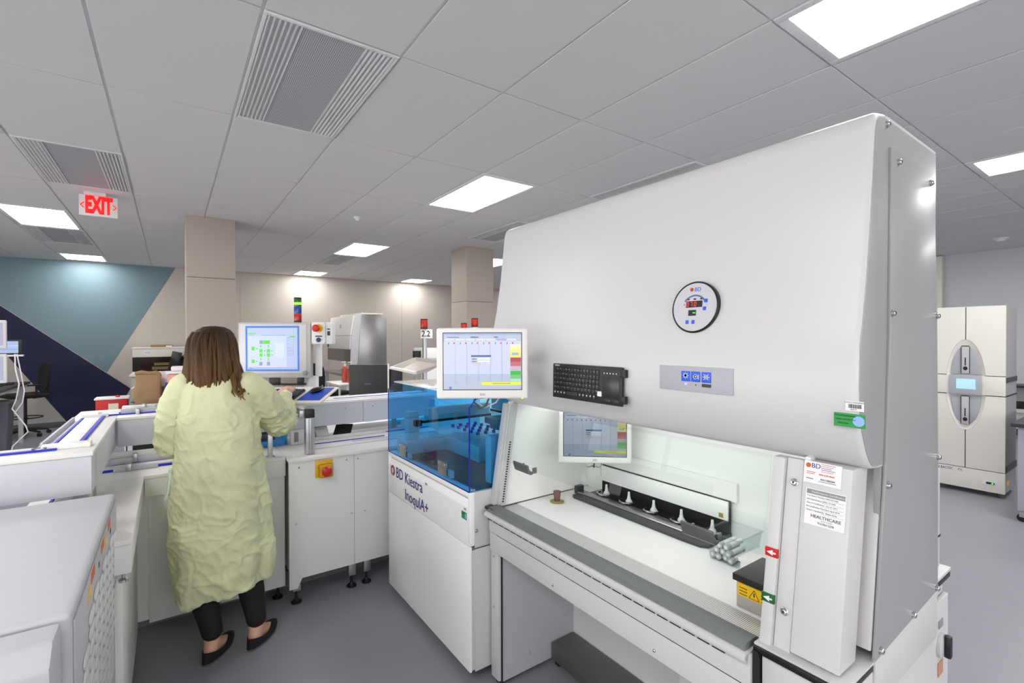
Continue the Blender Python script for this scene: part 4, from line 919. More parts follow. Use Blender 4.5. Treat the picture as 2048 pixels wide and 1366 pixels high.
# ------------------------------------------------------------------ operator console
A = -.62      # console turned towards the operator
CN = thing('console_monitor', 'silver framed monitor with blue bordered green flowchart in front of the woman', 'monitor', (.588, 3.69, 1.49), A, None, True)
SILV = mat('silver_bezel', 'b4b1ae', .35, .3); SILV2 = mat('silver_inner', 'c5c5c9', .4, .2)
obj('bezel', MB().box((-.252, 0, -.195), (.252, .045, .19), .006), SILV, CN)
obj('inner_bezel', MB().box((-.240, -.003, -.165), (.225, .001, .178), .003), SILV2, CN)
M = frame((-.012, -.0032, .008), (1, 0, 0), (0, 0, 1)); e = lambda n_, c_, k=1.: mat('console_'+n_, ''.join('%02x' % int(int(c_[i:i+2], 16)*.88) for i in (0, 2, 4)), .3, emit=.5*k)
bl = e('blue', '2f6fd0'); sc = e('screen', 'b0bfe6'); ch = e('chart', 'c2cff0'); gr = e('green', '52d428'); gy = e('grey', '8a92b4'); ln = e('line', '6474a8'); lg = e('lightgreen', '8ae09a')
r = [(-.187, -.157, .187, .157, bl), (-.174, -.144, .174, .144, sc), (-.170, -.128, .098, .088, ch), (.02, -.06, .08, .04, e('haze', 'ccd8f2')), (-.172, .104, -.11, .110, gr), (-.165, .094, -.125, .096, ln), (-.07, .091, .09, .093, ln)]
for (x, y) in ((-.077, .045), (-.052, .045), (-.135, .0), (-.135, -.088), (-.080, -.015), (-.080, -.045), (-.028, -.015), (-.028, -.045)): r.append((x-.0115+(.001), y-.0125, x+.0115, y+.0125, gr))
r[7] = (-.089, .0325, -.066, .0575, gy); r.append((-.04, .0325, -.017, .0575, gr)); r.append((-.0635, .0325, -.0415, .0575, gr))
for x in (-.080, -.028): r.append((x-.011, -.117, x+.011, -.092, gy)); r.append((x-.004, .008, x+.004, .026, gr)); r.append((x-.004, -.082, x+.004, -.064, gr))
for y in (-.015, -.045): r.append((-.060, y-.004, -.047, y+.004, gr)); r.append((-.008, y-.004, .002, y+.004, gr))
r += [(-.115, -.004, -.103, .004, gr), (-.115, -.092, -.105, -.084, gr), (.124, .078, .158, .088, gr), (.128, .028, .154, .032, lg), (-.17, -.142, .174, -.131, e('bar', 'a4b2dc')), (-.155, -.141, -.148, -.134, ln), (-.145, -.141, -.138, -.134, ln)]
for k in range(5): r.append((.104, .075-.022*k, .118, .077-.022*k, ln)); r.append((.104, -.0+.0-.012*k, .15, .0015-.012*k, ln))
obj('screen', flat(M, r, th=.0004), None, CN)
kn = obj('power_knob', MB().lathe((.214, -.003, -.163), [(.0165, 0), (.0165, .006), (.013, .008), (.003, .008)], 24, M=Matrix.Identity(4)), MIDGREY, CN)
kn.data.transform(Matrix.Translation((.214, -.003, -.163)) @ Matrix.Rotation(pi/2, 4, 'X') @ Matrix.Translation((-.214, .003, .163)))
obj('power_led', MB().ell((.214, -.004, -.137), (.003, .002, .003), 8, 5), VIO, CN)
obj('swing_arm', MB().box((.262, .052, -.19), (.30, .085, .16), .003), WHITE2, CN)
obj('tilt_mount', MB().box((-.05, .02, -.245), (.02, .05, -.196), .004).box((-.19, .01, -.235), (-.15, .04, -.196), .003).box((.15, .01, -.235), (.19, .04, -.196), .003).box((-.2, .03, -.25), (.2, .05, -.236), .002), BLACK, CN)
obj('support_column', MB().box((.18, .06, -.3555), (.26, .12, -.19), .004), WHITE2, CN)
# control box with stop button
CB = thing('control_box', 'white switch box with a red stop button beside the console monitor', 'control box', (.862, 3.494, 1.61), A, None, True)
obj('box', MB().box((-.07, -.02, -.08), (.025, .05, .07), .003).box((.026, -.01, -.08), (.07, .05, .07), .002), WHITE2, CB)
X90 = Matrix.Rotation(pi/2, 4, 'X')
obj('yellow_disc', MB().lathe((-.02, -.0205, .028), [(.029, 0), (.029, .003), (.002, .003)], 28, M=X90), YELLOW, CB)
st = obj('stop_button', MB().lathe((-.024, -.024, .028), [(.012, 0), (.012, .022), (.024, .026), (.025, .038), (.018, .045), (.002, .047)], 24, M=X90), RED, CB)
obj('blue_button', MB().lathe((-.02, -.0205, -.052), [(.016, 0), (.016, .006), (.012, .008), (.002, .008)], 24, M=X90), mat('dark_blue_button', '14245c', .35), CB)
obj('label_strip', MB().box((-.043, -.0212, -.031), (.005, -.02, -.023)), BLACK, CB)
obj('port', MB().box((.034, -.0112, .018), (.055, -.01, .026)).box((.036, -.0112, -.022), (.056, -.01, .008)), BLACK, CB)
screws(CB, [(-.064, -.02, .064), (.019, -.02, .064), (-.064, -.02, -.074), (.019, -.02, -.074)], (0, -1, 0), .003)
# signal tower: green, blue, red
def tower(name, label, x, y, z0, cols, r_=.024, h_=.05):
    t = thing(name, label, 'signal light', (x, y, z0)); z = z0
    obj('socket', MB().cyl((x, y, z), (x, y, z+.012), r_, 20), BLACK, t); z += .0125
    for n_, m in cols: obj(n_, MB().lathe((x, y, z), [(r_*.98, 0), (r_, .003), (r_, h_-.003), (r_*.98, h_)], 24), m, t); z += h_+.0008
    obj('cap', MB().cyl((x, y, z), (x, y, z+.012), r_, 20), BLACK, t); return t
LG = mat('green_lens', '0c5a10', .2, emit=.12); LB = mat('blue_lens', '0a3c8c', .2, emit=.1); LR = mat('red_lens', 'a01010', .2, emit=.12)
tw = tower('signal_tower', 'green, blue and red signal tower above the console monitor', .735, 3.66, 1.68, [('red_lens', LR), ('blue_lens', LB), ('green_lens', LG)], .025, .05)
obj('lit_lamp', MB().cyl((.735, 3.66, 1.806), (.735, 3.66, 1.822), .0256, 20), mat('green_lit', '70ff30', .3, emit=2.2), tw)
# tilted keyboard shelf with keyboard, mat and mouse
TR = Matrix.Translation((.62, 3.345, 1.215)) @ Matrix.Rotation(A, 4, 'Z') @ Matrix.Rotation(.20, 4, 'X')
def on_tray(t, n_, mb, m=None): mb.v = [tuple(TR @ Vector(p)) for p in mb.v]; return obj(n_, mb, m, t)
KT = thing('keyboard_shelf', 'white tilted keyboard shelf standing over the raised conveyor', 'shelf', tuple(TR.translation))
on_tray(KT, 'shelf_board', MB().box((-.42, -.165, -.016), (.262, .15, 0), .008, seg=3), CREAM)
on_tray(KT, 'shelf_bracket', MB().box((-.05, .02, -.07), (.0, .14, -.0165), .003), MIDGREY); on_tray(KT, 'shelf_bracket', MB().box((.02, -.1, -.045), (.10, .10, -.0165), .003), WHITE2)
KBD = thing('keyboard', 'black desktop keyboard under the woman\'s right hand', 'keyboard', tuple(TR.translation))
on_tray(KBD, 'keyboard_body', MB().box((-.35, -.13, .001), (.085, .045, .014), .004), KB)
me = None
for r_ in range(6):
    for k in range(21):
        x = -.343+k*.0203; y = .022-r_*.0255
        if r_ == 5 and 4 <= k <= 9: continue
        on_tray(KBD, 'key', MB().box((x, y, .014), (x+.017, y+.0205, .019), .0015, seg=1), KC)
on_tray(KBD, 'key', MB().box((-.343+4*.0203, .022-5*.0255, .014), (-.343+9.8*.0203, .022-5*.0255+.0205, .019), .0015, seg=1), KC)
MP = thing('mouse_mat', 'blue mouse mat on the right end of the keyboard shelf', 'mouse mat', tuple(TR.translation)); on_tray(MP, 'mat_sheet', MB().box((.105, -.135, .0006), (.245, .12, .003), .001), mat('mat_blue', '1b44b4', .6))
MO = thing('computer_mouse', 'black mouse resting on the blue mat', 'mouse', tuple(TR.translation))
on_tray(MO, 'mouse_body', MB().ell((.165, .03, .017), (.031, .055, .014), 20, 12, M=Matrix.Rotation(-.5, 4, 'Z')), mat('gloss_black', '0a0a0c', .22))
on_tray(MO, 'scroll_wheel', MB().ell((.187, .065, .030), (.004, .008, .006), 10, 6), MIDGREY)
on_tray(KT, 'leg_brace', MB().cyl((-.02, .1, -.06), (-.02, .11, -.078), .012), MIDGREY)
# ------------------------------------------------------------------ right side: tall incubator, bench, wall sockets
F = thing('blood_culture_incubator', 'tall cream double-door incubator with oval handle recess against the far right wall', 'incubator', (6.78, 1.33, 0))
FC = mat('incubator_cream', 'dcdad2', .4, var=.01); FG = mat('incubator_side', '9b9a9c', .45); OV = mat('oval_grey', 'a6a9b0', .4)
def ovalhole(y0, y1, z0, z1, x0=6.52, x1=6.545):
    """door slab with its part of the oval recess cut away"""
    b = MB(); cy, cz, ay, az = 1.325, 1.085, .150, .455; n = 14; mid = (y0+y1)/2; left = mid > cy
    pts = []
    if left: corner = [(y1, z0), (y1, z1)]
    else: corner = [(y0, z0), (y0, z1)]
    ye = cy+(.004 if left else -.004); arc = []
    zs = sorted({z0, z1} | {cz+az*sin(radians(t)) for t in range(-90, 91, 5) if z0 < cz+az*sin(radians(t)) < z1})
    for z in zs:
        q = max(-1, min(1, (z-cz)/az))
        h = ay*sqrt(max(0, 1-q*q)); arc.append((max(ye, cy+h) if left else min(ye, cy-h), z))
    # refine with points at the tip of the oval
    poly = corner + arc[::-1]
    return b.prism(poly, 'x', x0, x1, 0)
obj('cabinet_body', MB().box((6.55, 1.042, .05), (7.03, 1.618, 1.865), .004), FG, F)
n = 0
for nm, z0, z1 in (('upper_door', 1.186, 1.868), ('lower_door', .256, .984)):
    for y0, y1 in ((1.04, 1.321), (1.329, 1.62)): obj(nm, ovalhole(y0, y1, z0, z1), FC, F, ang=20)
for y0, y1 in ((1.04, 1.21), (1.44, 1.62)): obj('middle_band', MB().box((6.52, y0, .992), (6.545, y1, 1.179), .002), FC, F)
obj('base_panel', MB().box((6.518, 1.04, .05), (6.545, 1.62, .249), .003), FC, F)
obj('door_joint', MB().box((6.546, 1.041, .06), (6.5499, 1.619, 1.866)), LINE, F)
dish = MB(); R = []
for s_, x in ((1.0, 6.5225), (.9, 6.535), (.82, 6.543), (.05, 6.5435)):
    R.append([(x, 1.325+.149*s_*cos(2*pi*k/40), 1.085+.454*s_*sin(2*pi*k/40)) for k in range(40)])
dish.rings(R, cap=False); obj('oval_recess', dish, FC, F)
ov = MB(); 
ov.prism([(1.325+.112*cos(a), 1.19+.29*sin(a)) for a in [pi*k/16 for k in range(17)]], 'x', 6.528, 6.542, .004)
obj('handle_plate', ov, OV, F)
ov = MB(); ov.prism([(1.325+.112*cos(a), .975+.29*sin(a)) for a in [pi+pi*k/16 for k in range(17)]], 'x', 6.528, 6.542, .004)
obj('handle_plate', ov, OV, F)
dp = obj('display_housing', MB().prism([(1.205, .99), (1.445, .99), (1.452, 1.08), (1.445, 1.18), (1.325, 1.19), (1.205, 1.18), (1.198, 1.08)], 'x', 6.506, 6.54, .006), OV, F)
obj('display', MB().box((6.504, 1.248, 1.045), (6.507, 1.392, 1.145)), mat('incubator_display', '8fb6f4', .3, emit=.9), dp)
b = MB()
for k in range(6): b.box((6.503, 1.27+(k % 2)*.05, 1.055+k*.014), (6.504, 1.30+(k % 2)*.05, 1.060+k*.014))
obj('display_text', b, PAPER, dp)
for z0, z1 in ((1.20, 1.47), (.69, .97)):
    h = obj('door_handle', MB().box((6.512, 1.296, z0), (6.5275, 1.354, z1), .004), GREYPL, F)
    b = MB(); b.box((6.511, 1.291, z0), (6.514, 1.2955, z1)); b.box((6.511, 1.3545, z0), (6.514, 1.359, z1)); b.box((6.511, 1.296, z1), (6.514, 1.354, z1+.008)); b.box((6.509, 1.321, z0+.08), (6.512, 1.329, z0+.16)); b.ell((6.511, 1.325, z0+.05), (.004, .018, .02), 14, 6)
    obj('handle_shadow_gap', b, LINE, h)
pn = obj('power_panel', MB().box((6.514, 1.10, .118), (6.518, 1.20, .158), .001), PLASTIC, F); obj('power_light', MB().box((6.512, 1.11, .128), (6.5145, 1.17, .148)), BLACK, pn); obj('green_light', MB().box((6.511, 1.118, .132), (6.5125, 1.132, .143)), LEDG, pn)
text('lettering', 'BD BACTEC', .036, frame((6.5165, 1.553, .222), (0, -1, 0), (0, 0, 1)), INK, F, xs=.72)
text('lettering', 'FX', .036, frame((6.5165, 1.378, .222), (0, -1, 0), (0, 0, 1)), INK, F, xs=.8)
obj('id_label', flat(frame((6.519, 1.60, 1.04), (0, -1, 0), (0, 0, 1)), [(0, 0, .03, .03, PAPER), (0, -.015, .05, -.011, GREYPL)]), None, F)
obj('side_strap', MB().box((6.56, 1.036, 1.12), (7.03, 1.0415, 1.17)), DARK, F); obj('side_strap', MB().box((6.56, 1.036, .25), (7.03, 1.0415, .31)), DARK, F)
obj('side_joint', MB().box((6.56, 1.038, .985), (7.03, 1.0415, .997)), LINE, F)
obj('yellow_tag', MB().box((6.60, 1.039, .12), (6.70, 1.0415, .16)), YELLOW, F)
for y in (1.09, 1.57):
    for x in (6.57, 6.98): obj('foot', MB().cyl((x, y, 0), (x, y, .05), .018, 12), DARK, F)
t = thing('lab_bench', 'grey wheeled bench with a black top cut by the right edge of the picture', 'bench', (6.3, .5, 0))
obj('bench_top', MB().box((5.84, .15, .80), (7.0, .90, .832), .003), DARK, t); obj('bench_panel', MB().box((5.87, .2, .09), (5.89, .86, .799), .003).box((6.94, .2, .09), (6.96, .86, .799), .003).box((5.8905, .84, .30), (6.9395, .855, .799)), mat('bench_grey', 'a5a7b2', .5), t)
for x in (5.88, 6.95):
    for y in (.25, .83):
        c = obj('caster', MB().cyl((x-.012, y, .035), (x+.012, y, .035), .035, 18), BLACK, t); obj('caster_fork', MB().box((x-.018, y-.02, .04), (x+.018, y+.02, .09), .004), CHROME, c)
t = thing('wall_shelf', 'narrow black shelf with white bracket on the wall beside the incubator', 'shelf', (10.7, 1.2, .8)); obj('shelf_board', MB().box((10.5, .2, .79), (10.999, 1.9, .82), .002), BLACK, t); obj('shelf_bracket', MB().box((10.55, 1.0, .60), (10.999, 1.03, .789)), WHITE2, t)
t = thing('power_strip', 'white power strip with black and red outlets under the wall shelf', 'power strip', (10.97, 1.5, .45)); obj('strip_body', MB().box((10.96, .9, .36), (10.999, 1.75, .42), .003), PLASTIC, t); obj('outlet', MB().box((10.94, 1.56, .44), (10.9595, 1.64, .52), .004).box((10.96, 1.5, .421), (10.999, 1.7, .54)), BLACK, t); obj('outlet', MB().box((10.94, 1.40, .44), (10.9595, 1.48, .52), .004).box((10.96, 1.36, .421), (10.999, 1.495, .54)), RED, t)

# ------------------------------------------------------------------ far left: desk, monitors, chair, bin
def side_monitor(name, label, z0, z1):
    t = thing(name, label, 'monitor', (-1.52, 6.8, (z0+z1)/2), .1, 'stacked monitors at the left edge', True); h = (z1-z0)/2
    obj('bezel', MB().box((-.19, 0, -h), (.19, .04, h), .012, seg=3), PLASTIC, t)
    obj('screen', MB().box((-.165, -.002, -h+.03), (.165, .001, h-.025)), mat('side_screen', '9a9db4', .3, emit=.4), t)
    obj('arm', MB().box((-.03, .041, -.03), (.03, .10, .03), .003), WHITE2, t)
side_monitor('wall_monitor', 'upper of two white framed monitors cut by the left edge', 1.475, 1.755)
side_monitor('wall_monitor', 'lower of two white framed monitors cut by the left edge', 1.13, 1.42)
t = thing('monitor_stand', 'white pole stand carrying the two monitors at the left edge', 'stand', (-1.52, 6.95, 0)); obj('pole', MB().cyl((-1.53, 6.93, .02), (-1.53, 6.93, 1.65), .022), WHITE2, t); obj('base', MB().lathe((-1.53, 6.93, 0), [(.2, 0), (.2, .015), (.03, .03)], 24), WHITE2, t)
t = thing('desk_monitor', 'wide black monitor with lit screen on the left desk before the navy wall', 'monitor', (-2.05, 9.5, .92), 0, None, True)
obj('bezel', MB().box((-.37, 0, .43), (.34, .04, .64), .006), BLACK, t); obj('screen', flat(frame((-.34, -.002, .452), (1, 0, 0), (0, 0, 1)), [(0, 0, .65, .165, mat('desk_screen', '8b9cc0', .3, emit=.5)), (0, .05, .65, .055, mat('desk_screen2', '5f6f98', .3, emit=.4)), (.0, .09, .65, .11, mat('desk_screen3', '9cacd0', .3, emit=.5))]), None, t)
obj('silver_bar', MB().box((-.38, -.01, .405), (.36, .045, .428), .003), PLASTIC, t); obj('stand_neck', MB().box((-.04, .041, 0), (.04, .08, .55), .003).box((-.15, -.04, 0), (.15, .13, .012), .003), BLACK, t)
t = thing('left_desk', 'dark topped grey desk at the left edge under the desk monitor', 'desk', (-2.6, 9.2, 0))
obj('desk_top', MB().box((-3.4, 7.9, .885), (-1.76, 10.3, .918), .003), mat('desk_dark', '3a3a40', .4), t); obj('desk_frame', MB().box((-3.35, 7.95, .84), (-1.79, 10.27, .884), .003), GREYPL, t)
for x in (-3.3, -1.85):
    for y in (8.0, 10.2): obj('leg', MB().box((x-.025, y-.025, 0), (x+.025, y+.025, .839), .003), GREYPL, t)
t = thing('desk_keyboard', 'black keyboard on the left desk', 'keyboard', (-2.0, 9.9, .918)); obj('keyboard_body', MB().box((-2.3, 9.7, .9185), (-1.85, 9.86, .94), .004), BLACK, t)
def office_chair(name, label, loc, rz, group, ring=True, hs=.62):
    t = thing(name, label, 'chair', loc, rz, group, True); F_ = mat('chair_black', '0e0e11', .75)
    obj('seat', MB().box((-.24, -.23, hs), (.24, .23, hs+.07), .03, seg=3), F_, t)
    b = MB(); R = []
    for i, (z, y, w_) in enumerate(((hs+.10, .22, .17), (hs+.18, .25, .20), (hs+.32, .255, .22), (hs+.46, .27, .21), (hs+.54, .30, .17))):
        R.append([(w_*cos(a), y+.028*sin(a)-.03*abs(cos(a))**2, z) for a in [2*pi*k/20 for k in range(20)]])
    b.rings(R); obj('backrest', b, F_, t)
    obj('back_bracket', MB().tube([(0, .1, hs-.01), (0, .24, hs+.0), (0, .275, hs+.12), (0, .275, hs+.25)], .02, 10), BLACK, t)
    for s_ in (-1, 1): obj('armrest', MB().tube([(s_*.22, .05, hs+.02), (s_*.29, .05, hs+.05), (s_*.29, .05, hs+.2)], .014, 8).box((s_*.26, -.08, hs+.2), (s_*.32, .14, hs+.225), .01), F_, t)
    obj('gas_lift', MB().cyl((0, 0, .10), (0, 0, hs), .027, 14), BLACK, t)
    if ring: obj('foot_ring', MB().tube([(.21*cos(a), .21*sin(a), .30) for a in [2*pi*k/24 for k in range(25)]], .01, 8).tube([(-.21, 0, .30), (.21, 0, .30)], .008, 8), BLACK, t)
    for k in range(5):
        a = 2*pi*k/5+.3; l = obj('leg', MB().tube([(0, 0, .12), (.29*cos(a), .29*sin(a), .075)], [.026, .016], 10), BLACK, t)
        obj('caster', MB().cyl((.29*cos(a)-.02*sin(a), .29*sin(a)+.02*cos(a), .03), (.29*cos(a)+.02*sin(a), .29*sin(a)-.02*cos(a), .03), .03, 16), BLACK, l)
    return t
office_chair('drafting_chair', 'black drafting chair with foot ring before the navy wall, far left', (-1.93, 10.9, 0), -1.1, None)
t = thing('waste_bin', 'grey waste bin beside the left desk', 'bin', (-1.98, 9.45, 0))
obj('bin_body', tub(-2.14, -1.8, 9.28, 9.62, .002, .70, .035, .006), mat('bin_grey', '52545e', .5), t); obj('rim', MB().box((-2.155, 9.265, .69), (-1.785, 9.63, .72), .008), mat('bin_rim', '5a5c66', .5), t)
t = thing('hanging_cables', 'white cables hanging from the desk monitor to the floor at the left', 'cable', (-1.7, 9.4, .1))
obj('cable', MB().tube([(-1.76, 9.42, 1.36), (-1.75, 9.38, 1.15), (-1.70, 9.3, .95), (-1.72, 9.25, .75), (-1.76, 9.25, .62), (-1.62, 9.2, .38), (-1.6, 9.2, .30), (-1.75, 9.2, .12), (-1.77, 9.2, .012)], .008, 8).tube([(-1.74, 9.42, 1.36), (-1.70, 9.4, 1.1), (-1.65, 9.3, .85), (-1.66, 9.25, .7), (-1.74, 9.25, .55)], .007, 8), PAPER, t)

# ------------------------------------------------------------------ bench ahead of the first column with its clutter
t = thing('black_bench', 'black fronted bench with black worktop behind the raised conveyor', 'bench', (.2, 6.1, 0))
obj('worktop', MB().box((-.34, 5.78, .888), (.95, 6.5, .92), .003), BLACK, t); obj('front_panel', MB().box((-.30, 5.82, .04), (.93, 5.84, .887)), BLACK, t); obj('leg', MB().box((-.338, 5.80, 0), (-.302, 5.84, .887)), GREYPL, t); obj('body', MB().box((-.29, 5.841, .04), (.92, 6.45, .886)), DARK, t)
BG = thing('paper_bag', 'crumpled brown paper bag with a rolled top on the black bench', 'bag', (-.2, 6.1, .92))
b = MB(); R = []; random.seed(5)
prof = [(0, .85, .9), (.04, 1.0, 1.0), (.10, .99, .98), (.16, .97, .92), (.22, .93, .75), (.27, .90, .45), (.30, .88, .2)]
def rect(n, hx, hy):
    out = []
    for k in range(n):
        a = 2*pi*k/n; c, s_ = cos(a), sin(a); q = (abs(c)**5+abs(s_)**5)**(-1/5); out.append((hx*c*q, hy*s_*q))
    return out
for i in range(19):
    z = .30*i/18; j = max(k for k in range(len(prof)) if prof[k][0] <= z+1e-6); j = min(j, len(prof)-2); q = (z-prof[j][0])/(prof[j+1][0]-prof[j][0])
    sx, sy = [prof[j][m]*(1-q)+prof[j+1][m]*q for m in (1, 2)]
    ring_ = []
    for (x, y) in rect(40, .118*sx, .075*sy):
        d = noise.noise(Vector((x*14, y*14, z*12)))*.012+abs(noise.noise(Vector((x*30+5, y*30, z*26))))*.008
        f_ = 1-d/.09; ring_.append((-.20+(x*f_)*.96+z*.06, 6.06+y*f_+(-x)*.3, .9215+z+noise.noise(Vector((x*20, y*20, 3)))*.006*(z > .01)))
    R.append(ring_)
b.rings(R); obj('bag_body', b, mat('kraft_paper', '8f7350', .8, var=.08, scale=30, bump=.15), BG, ang=25)
b = MB(); b.tube([(-.29, 6.08, 1.222), (-.24, 6.065, 1.232), (-.18, 6.05, 1.222), (-.12, 6.03, 1.225), (-.085, 6.02, 1.205)], [.016, .022, .018, .024, .014], 9); obj('rolled_top', b, MATS['kraft_paper'], BG, ang=25)
t = thing('benchtop_centrifuge', 'grey sloped benchtop machine behind the paper bag', 'machine', (-.15, 6.35, .92)); obj('housing', MB().prism([(-.335, .921), (-.335, .93), (-.27, 1.08), (.12, 1.08), (.12, .921)], 'y', 6.25, 6.48, .006), MIDGREY, t)
obj('white_lip', MB().tube([(-.33, 6.245, 1.055), (-.29, 6.24, 1.09), (-.25, 6.24, 1.095)], .006, 8), PAPER, t)
t = thing('white_carton', 'plain white carton standing between the paper bag and the biohazard jug', 'carton', (-.07, 6.12, .92)); obj('carton_body', MB().box((-.115, 6.12, 1.081), (-.02, 6.24, 1.21), .002, M=None), PAPER, t); obj('carton_foot', MB().box((-.07, 6.13, .921), (-.025, 6.235, 1.0805), .002), MIDGREY, t)
t = thing('biohazard_jug', 'pink sharps jug with orange label beside the woman\'s shoulder', 'container', (.05, 5.98, .92))
obj('jug_body', MB().prism([(-.03, .921), (.13, .921), (.13, 1.19), (.10, 1.215), (-.0, 1.215), (-.03, 1.19)], 'y', 5.9, 6.02, .01), mat('pink_jug', 'e09a92', .4), t)
obj('lid', MB().box((-.045, 5.89, 1.215), (.14, 6.03, 1.24), .008).box((.0, 5.9, 1.24), (.12, 6.02, 1.29), .02), mat('white_pink_lid', 'e6dcdf', .4), t)
obj('jug_label', flat(frame((-.0, 5.898, 1.10), (1, 0, 0), (0, 0, 1)), [(0, 0, .10, .09, mat('label_beige', 'd8b9a0')), (.02, .03, .075, .065, mat('label_orange', 'e2601c')), (.035, .04, .06, .055, INKB)]), None, t)
t = thing('blue_crate', 'small blue plastic crate beside the biohazard jug', 'crate', (-.02, 5.93, .92)); obj('crate_body', tub(-.05, .01, 5.80, 5.88, 1.02, 1.13, .0, .004), BLUEP, t); obj('crate_base', MB().box((-.045, 5.805, .921), (.005, 5.875, 1.019), .003), PAPER, t)
t = thing('sharps_box', 'low red sharps box with a clear lid in front of the navy wall', 'container', (-.5, 6.5, .80)); obj('box_body', MB().box((-.62, 6.35, .80), (-.365, 6.55, .95), .012), RED, t); obj('lid', MB().box((-.63, 6.34, .951), (-.355, 6.56, .968), .004), PLASTIC, t); obj('knob', MB().ell((-.45, 6.42, .975), (.02, .02, .012)), RED, t); obj('label', MB().box((-.52, 6.346, .84), (-.44, 6.3495, .91)), mat('label_cream', 'dcd2b4'), t)
t = thing('side_cart', 'white cart under the red sharps box', 'cart', (-.5, 6.5, 0)); obj('cart_top', MB().box((-.72, 6.25, .775), (-.36, 6.7, .799), .003), PLASTIC, t)
for x in (-.7, -.38):
    for y in (6.28, 6.67): obj('leg', MB().cyl((x, y, 0), (x, y, .774), .012), ALU, t)
# analyser on the back bench
t = thing('back_bench', 'beige cabinet bench along the mural wall under the windowed analyser', 'bench', (.4, 11.2, 0)); obj('worktop', MB().box((-.60, 10.75, .90), (1.9, 11.59, .925), .003), CREAM, t); obj('cabinet_front', MB().box((-.58, 10.80, 0), (1.88, 11.58, .8995)), BEIGE, t)
t = thing('slide_analyser', 'cream analyser with a long dark window on the back bench', 'analyzer', (0, 11.2, .925))
obj('upper_hood', MB().box((-.56, 10.90, 1.235), (.75, 11.5, 1.385), .01), CREAM, t); obj('top_plate', MB().box((-.57, 10.88, 1.386), (.77, 11.52, 1.41), .008), PLASTIC, t); obj('base_body', MB().box((-.56, 10.90, .926), (.75, 11.5, .975), .006), PLASTIC, t)
obj('dark_window', MB().box((-.555, 10.93, .976), (.74, 10.94, 1.234)), mat('dark_window', '17130d', .08), t); obj('window_end', MB().box((-.56, 10.941, .976), (-.55, 11.49, 1.234)), BLACK, t)
obj('inner_part', MB().box((-.25, 10.924, 1.08), (.05, 10.929, 1.13)).box((-.28, 10.924, 1.0), (.1, 10.929, 1.06)), mat('inner_ochre', '6d5a34', .5), t); obj('stripe_label', flat(frame((-.40, 10.899, 1.28), (1, 0, 0), (0, 0, 1)), [(0, 0, .13, .07, PAPER), (.02, .02, .11, .03, GREYPL), (.02, .04, .1, .05, GREYPL)]), None, t)
obj('warning_dot', MB().ell((.11, 10.922, 1.0), (.015, .004, .012)), RED, t)
t = thing('cardboard_tray', 'flat brown cardboard tray with a white label on top of the analyser', 'tray', (-.15, 11.2, 1.41)); obj('tray_body', tub(-.3, .03, 11.0, 11.3, 1.4105, 1.45, .0, .006), mat('cardboard', '9a7448', .8), t); obj('label', MB().box((-.07, 10.996, 1.415), (.02, 10.9985, 1.44)), PAPER, t)
t = thing('tilted_monitor', 'thin black monitor seen edge-on before the analyser window, with loose cables', 'monitor', (.08, 10.7, .925))
obj('panel', MB().box((-.02, -.2, -.19), (.015, .2, .19), .008, M=Matrix.Translation((.06, 10.66, 1.14)) @ Matrix.Rotation(.22, 4, 'Y') @ Matrix.Rotation(.3, 4, 'Z')), BLACK, t); obj('stand', MB().box((.05, 10.6, .9255), (.25, 10.8, .94), .003).cyl((.14, 10.7, .94), (.10, 10.68, 1.1), .02), BLACK, t)
obj('cable', MB().tube([(.12, 10.66, 1.2), (.2, 10.66, 1.27), (.27, 10.66, 1.2), (.22, 10.66, 1.1), (.3, 10.66, 1.03), (.2, 10.7, .95)], .009, 8).tube([(.12, 10.66, 1.1), (.18, 10.66, 1.17), (.24, 10.66, 1.15), (.28, 10.66, 1.22)], .02, 8), BLACK, t)

# ------------------------------------------------------------------ steel-sided safety cabinet at the back
t = thing('steel_sided_cabinet', 'distant safety cabinet with white front and stainless steel side', 'safety cabinet', (3.05, 9.8, 0))
obj('upper_front', MB().prism([(3.05, 2.0), (2.78, 2.0), (2.72, 1.62), (3.05, 1.62)], 'y', 9.03, 10.6, .01), PLASTIC, t)
obj('control_front', MB().prism([(3.05, 1.615), (2.715, 1.615), (2.70, 1.36), (3.05, 1.36)], 'y', 9.03, 10.6, .006), mat('front_grey', 'c9c8c8', .3), t)
obj('emblem', MB().box((2.742, 9.7, 1.76), (2.748, 9.8, 1.83)), GREYPL, t)
obj('side_frame', MB().prism([(2.80, 2.02), (2.92, 2.02), (2.83, .9), (2.70, .9), (2.735, 1.62)], 'y', 9.005, 9.029, .003), GREYPL, t)
obj('steel_side', MB().prism([(2.92, 2.01), (3.40, 2.01), (3.40, .9), (2.83, .9)], 'y', 9.0, 9.02, .002), STEEL, t)
obj('carcass', MB().box((3.051, 9.03, .9), (3.40, 10.6, 2.0)), PLASTIC, t)
obj('top_plate', MB().box((2.95, 9.1, 2.021), (3.38, 10.5, 2.05), .003), CREAM, t)
obj('sash_glass', MB().box((2.71, 9.05, 1.12), (2.716, 10.58, 1.358)), glass('grey_sash', 'a8aaaa', .9, .05), t)
obj('work_tray', MB().box((2.62, 9.03, .85), (3.4, 10.6, .899), .004), STEEL, t)
for q in ((2.65, 9.05), (3.32, 9.05), (2.65, 10.5)): obj('frame_leg', MB().box((q[0], q[1], 0), (q[0]+.06, q[1]+.06, .849)), GREYPL, t)
obj('gauge', MB().lathe((2.707, 10.5, 1.42), [(.04, 0), (.04, .012), (.03, .014), (.01, .014)], 20, M=Matrix.Rotation(-pi/2, 4, 'Y')), DARK, t)
BT = mat('red_soap', 'b44a3c', .25)
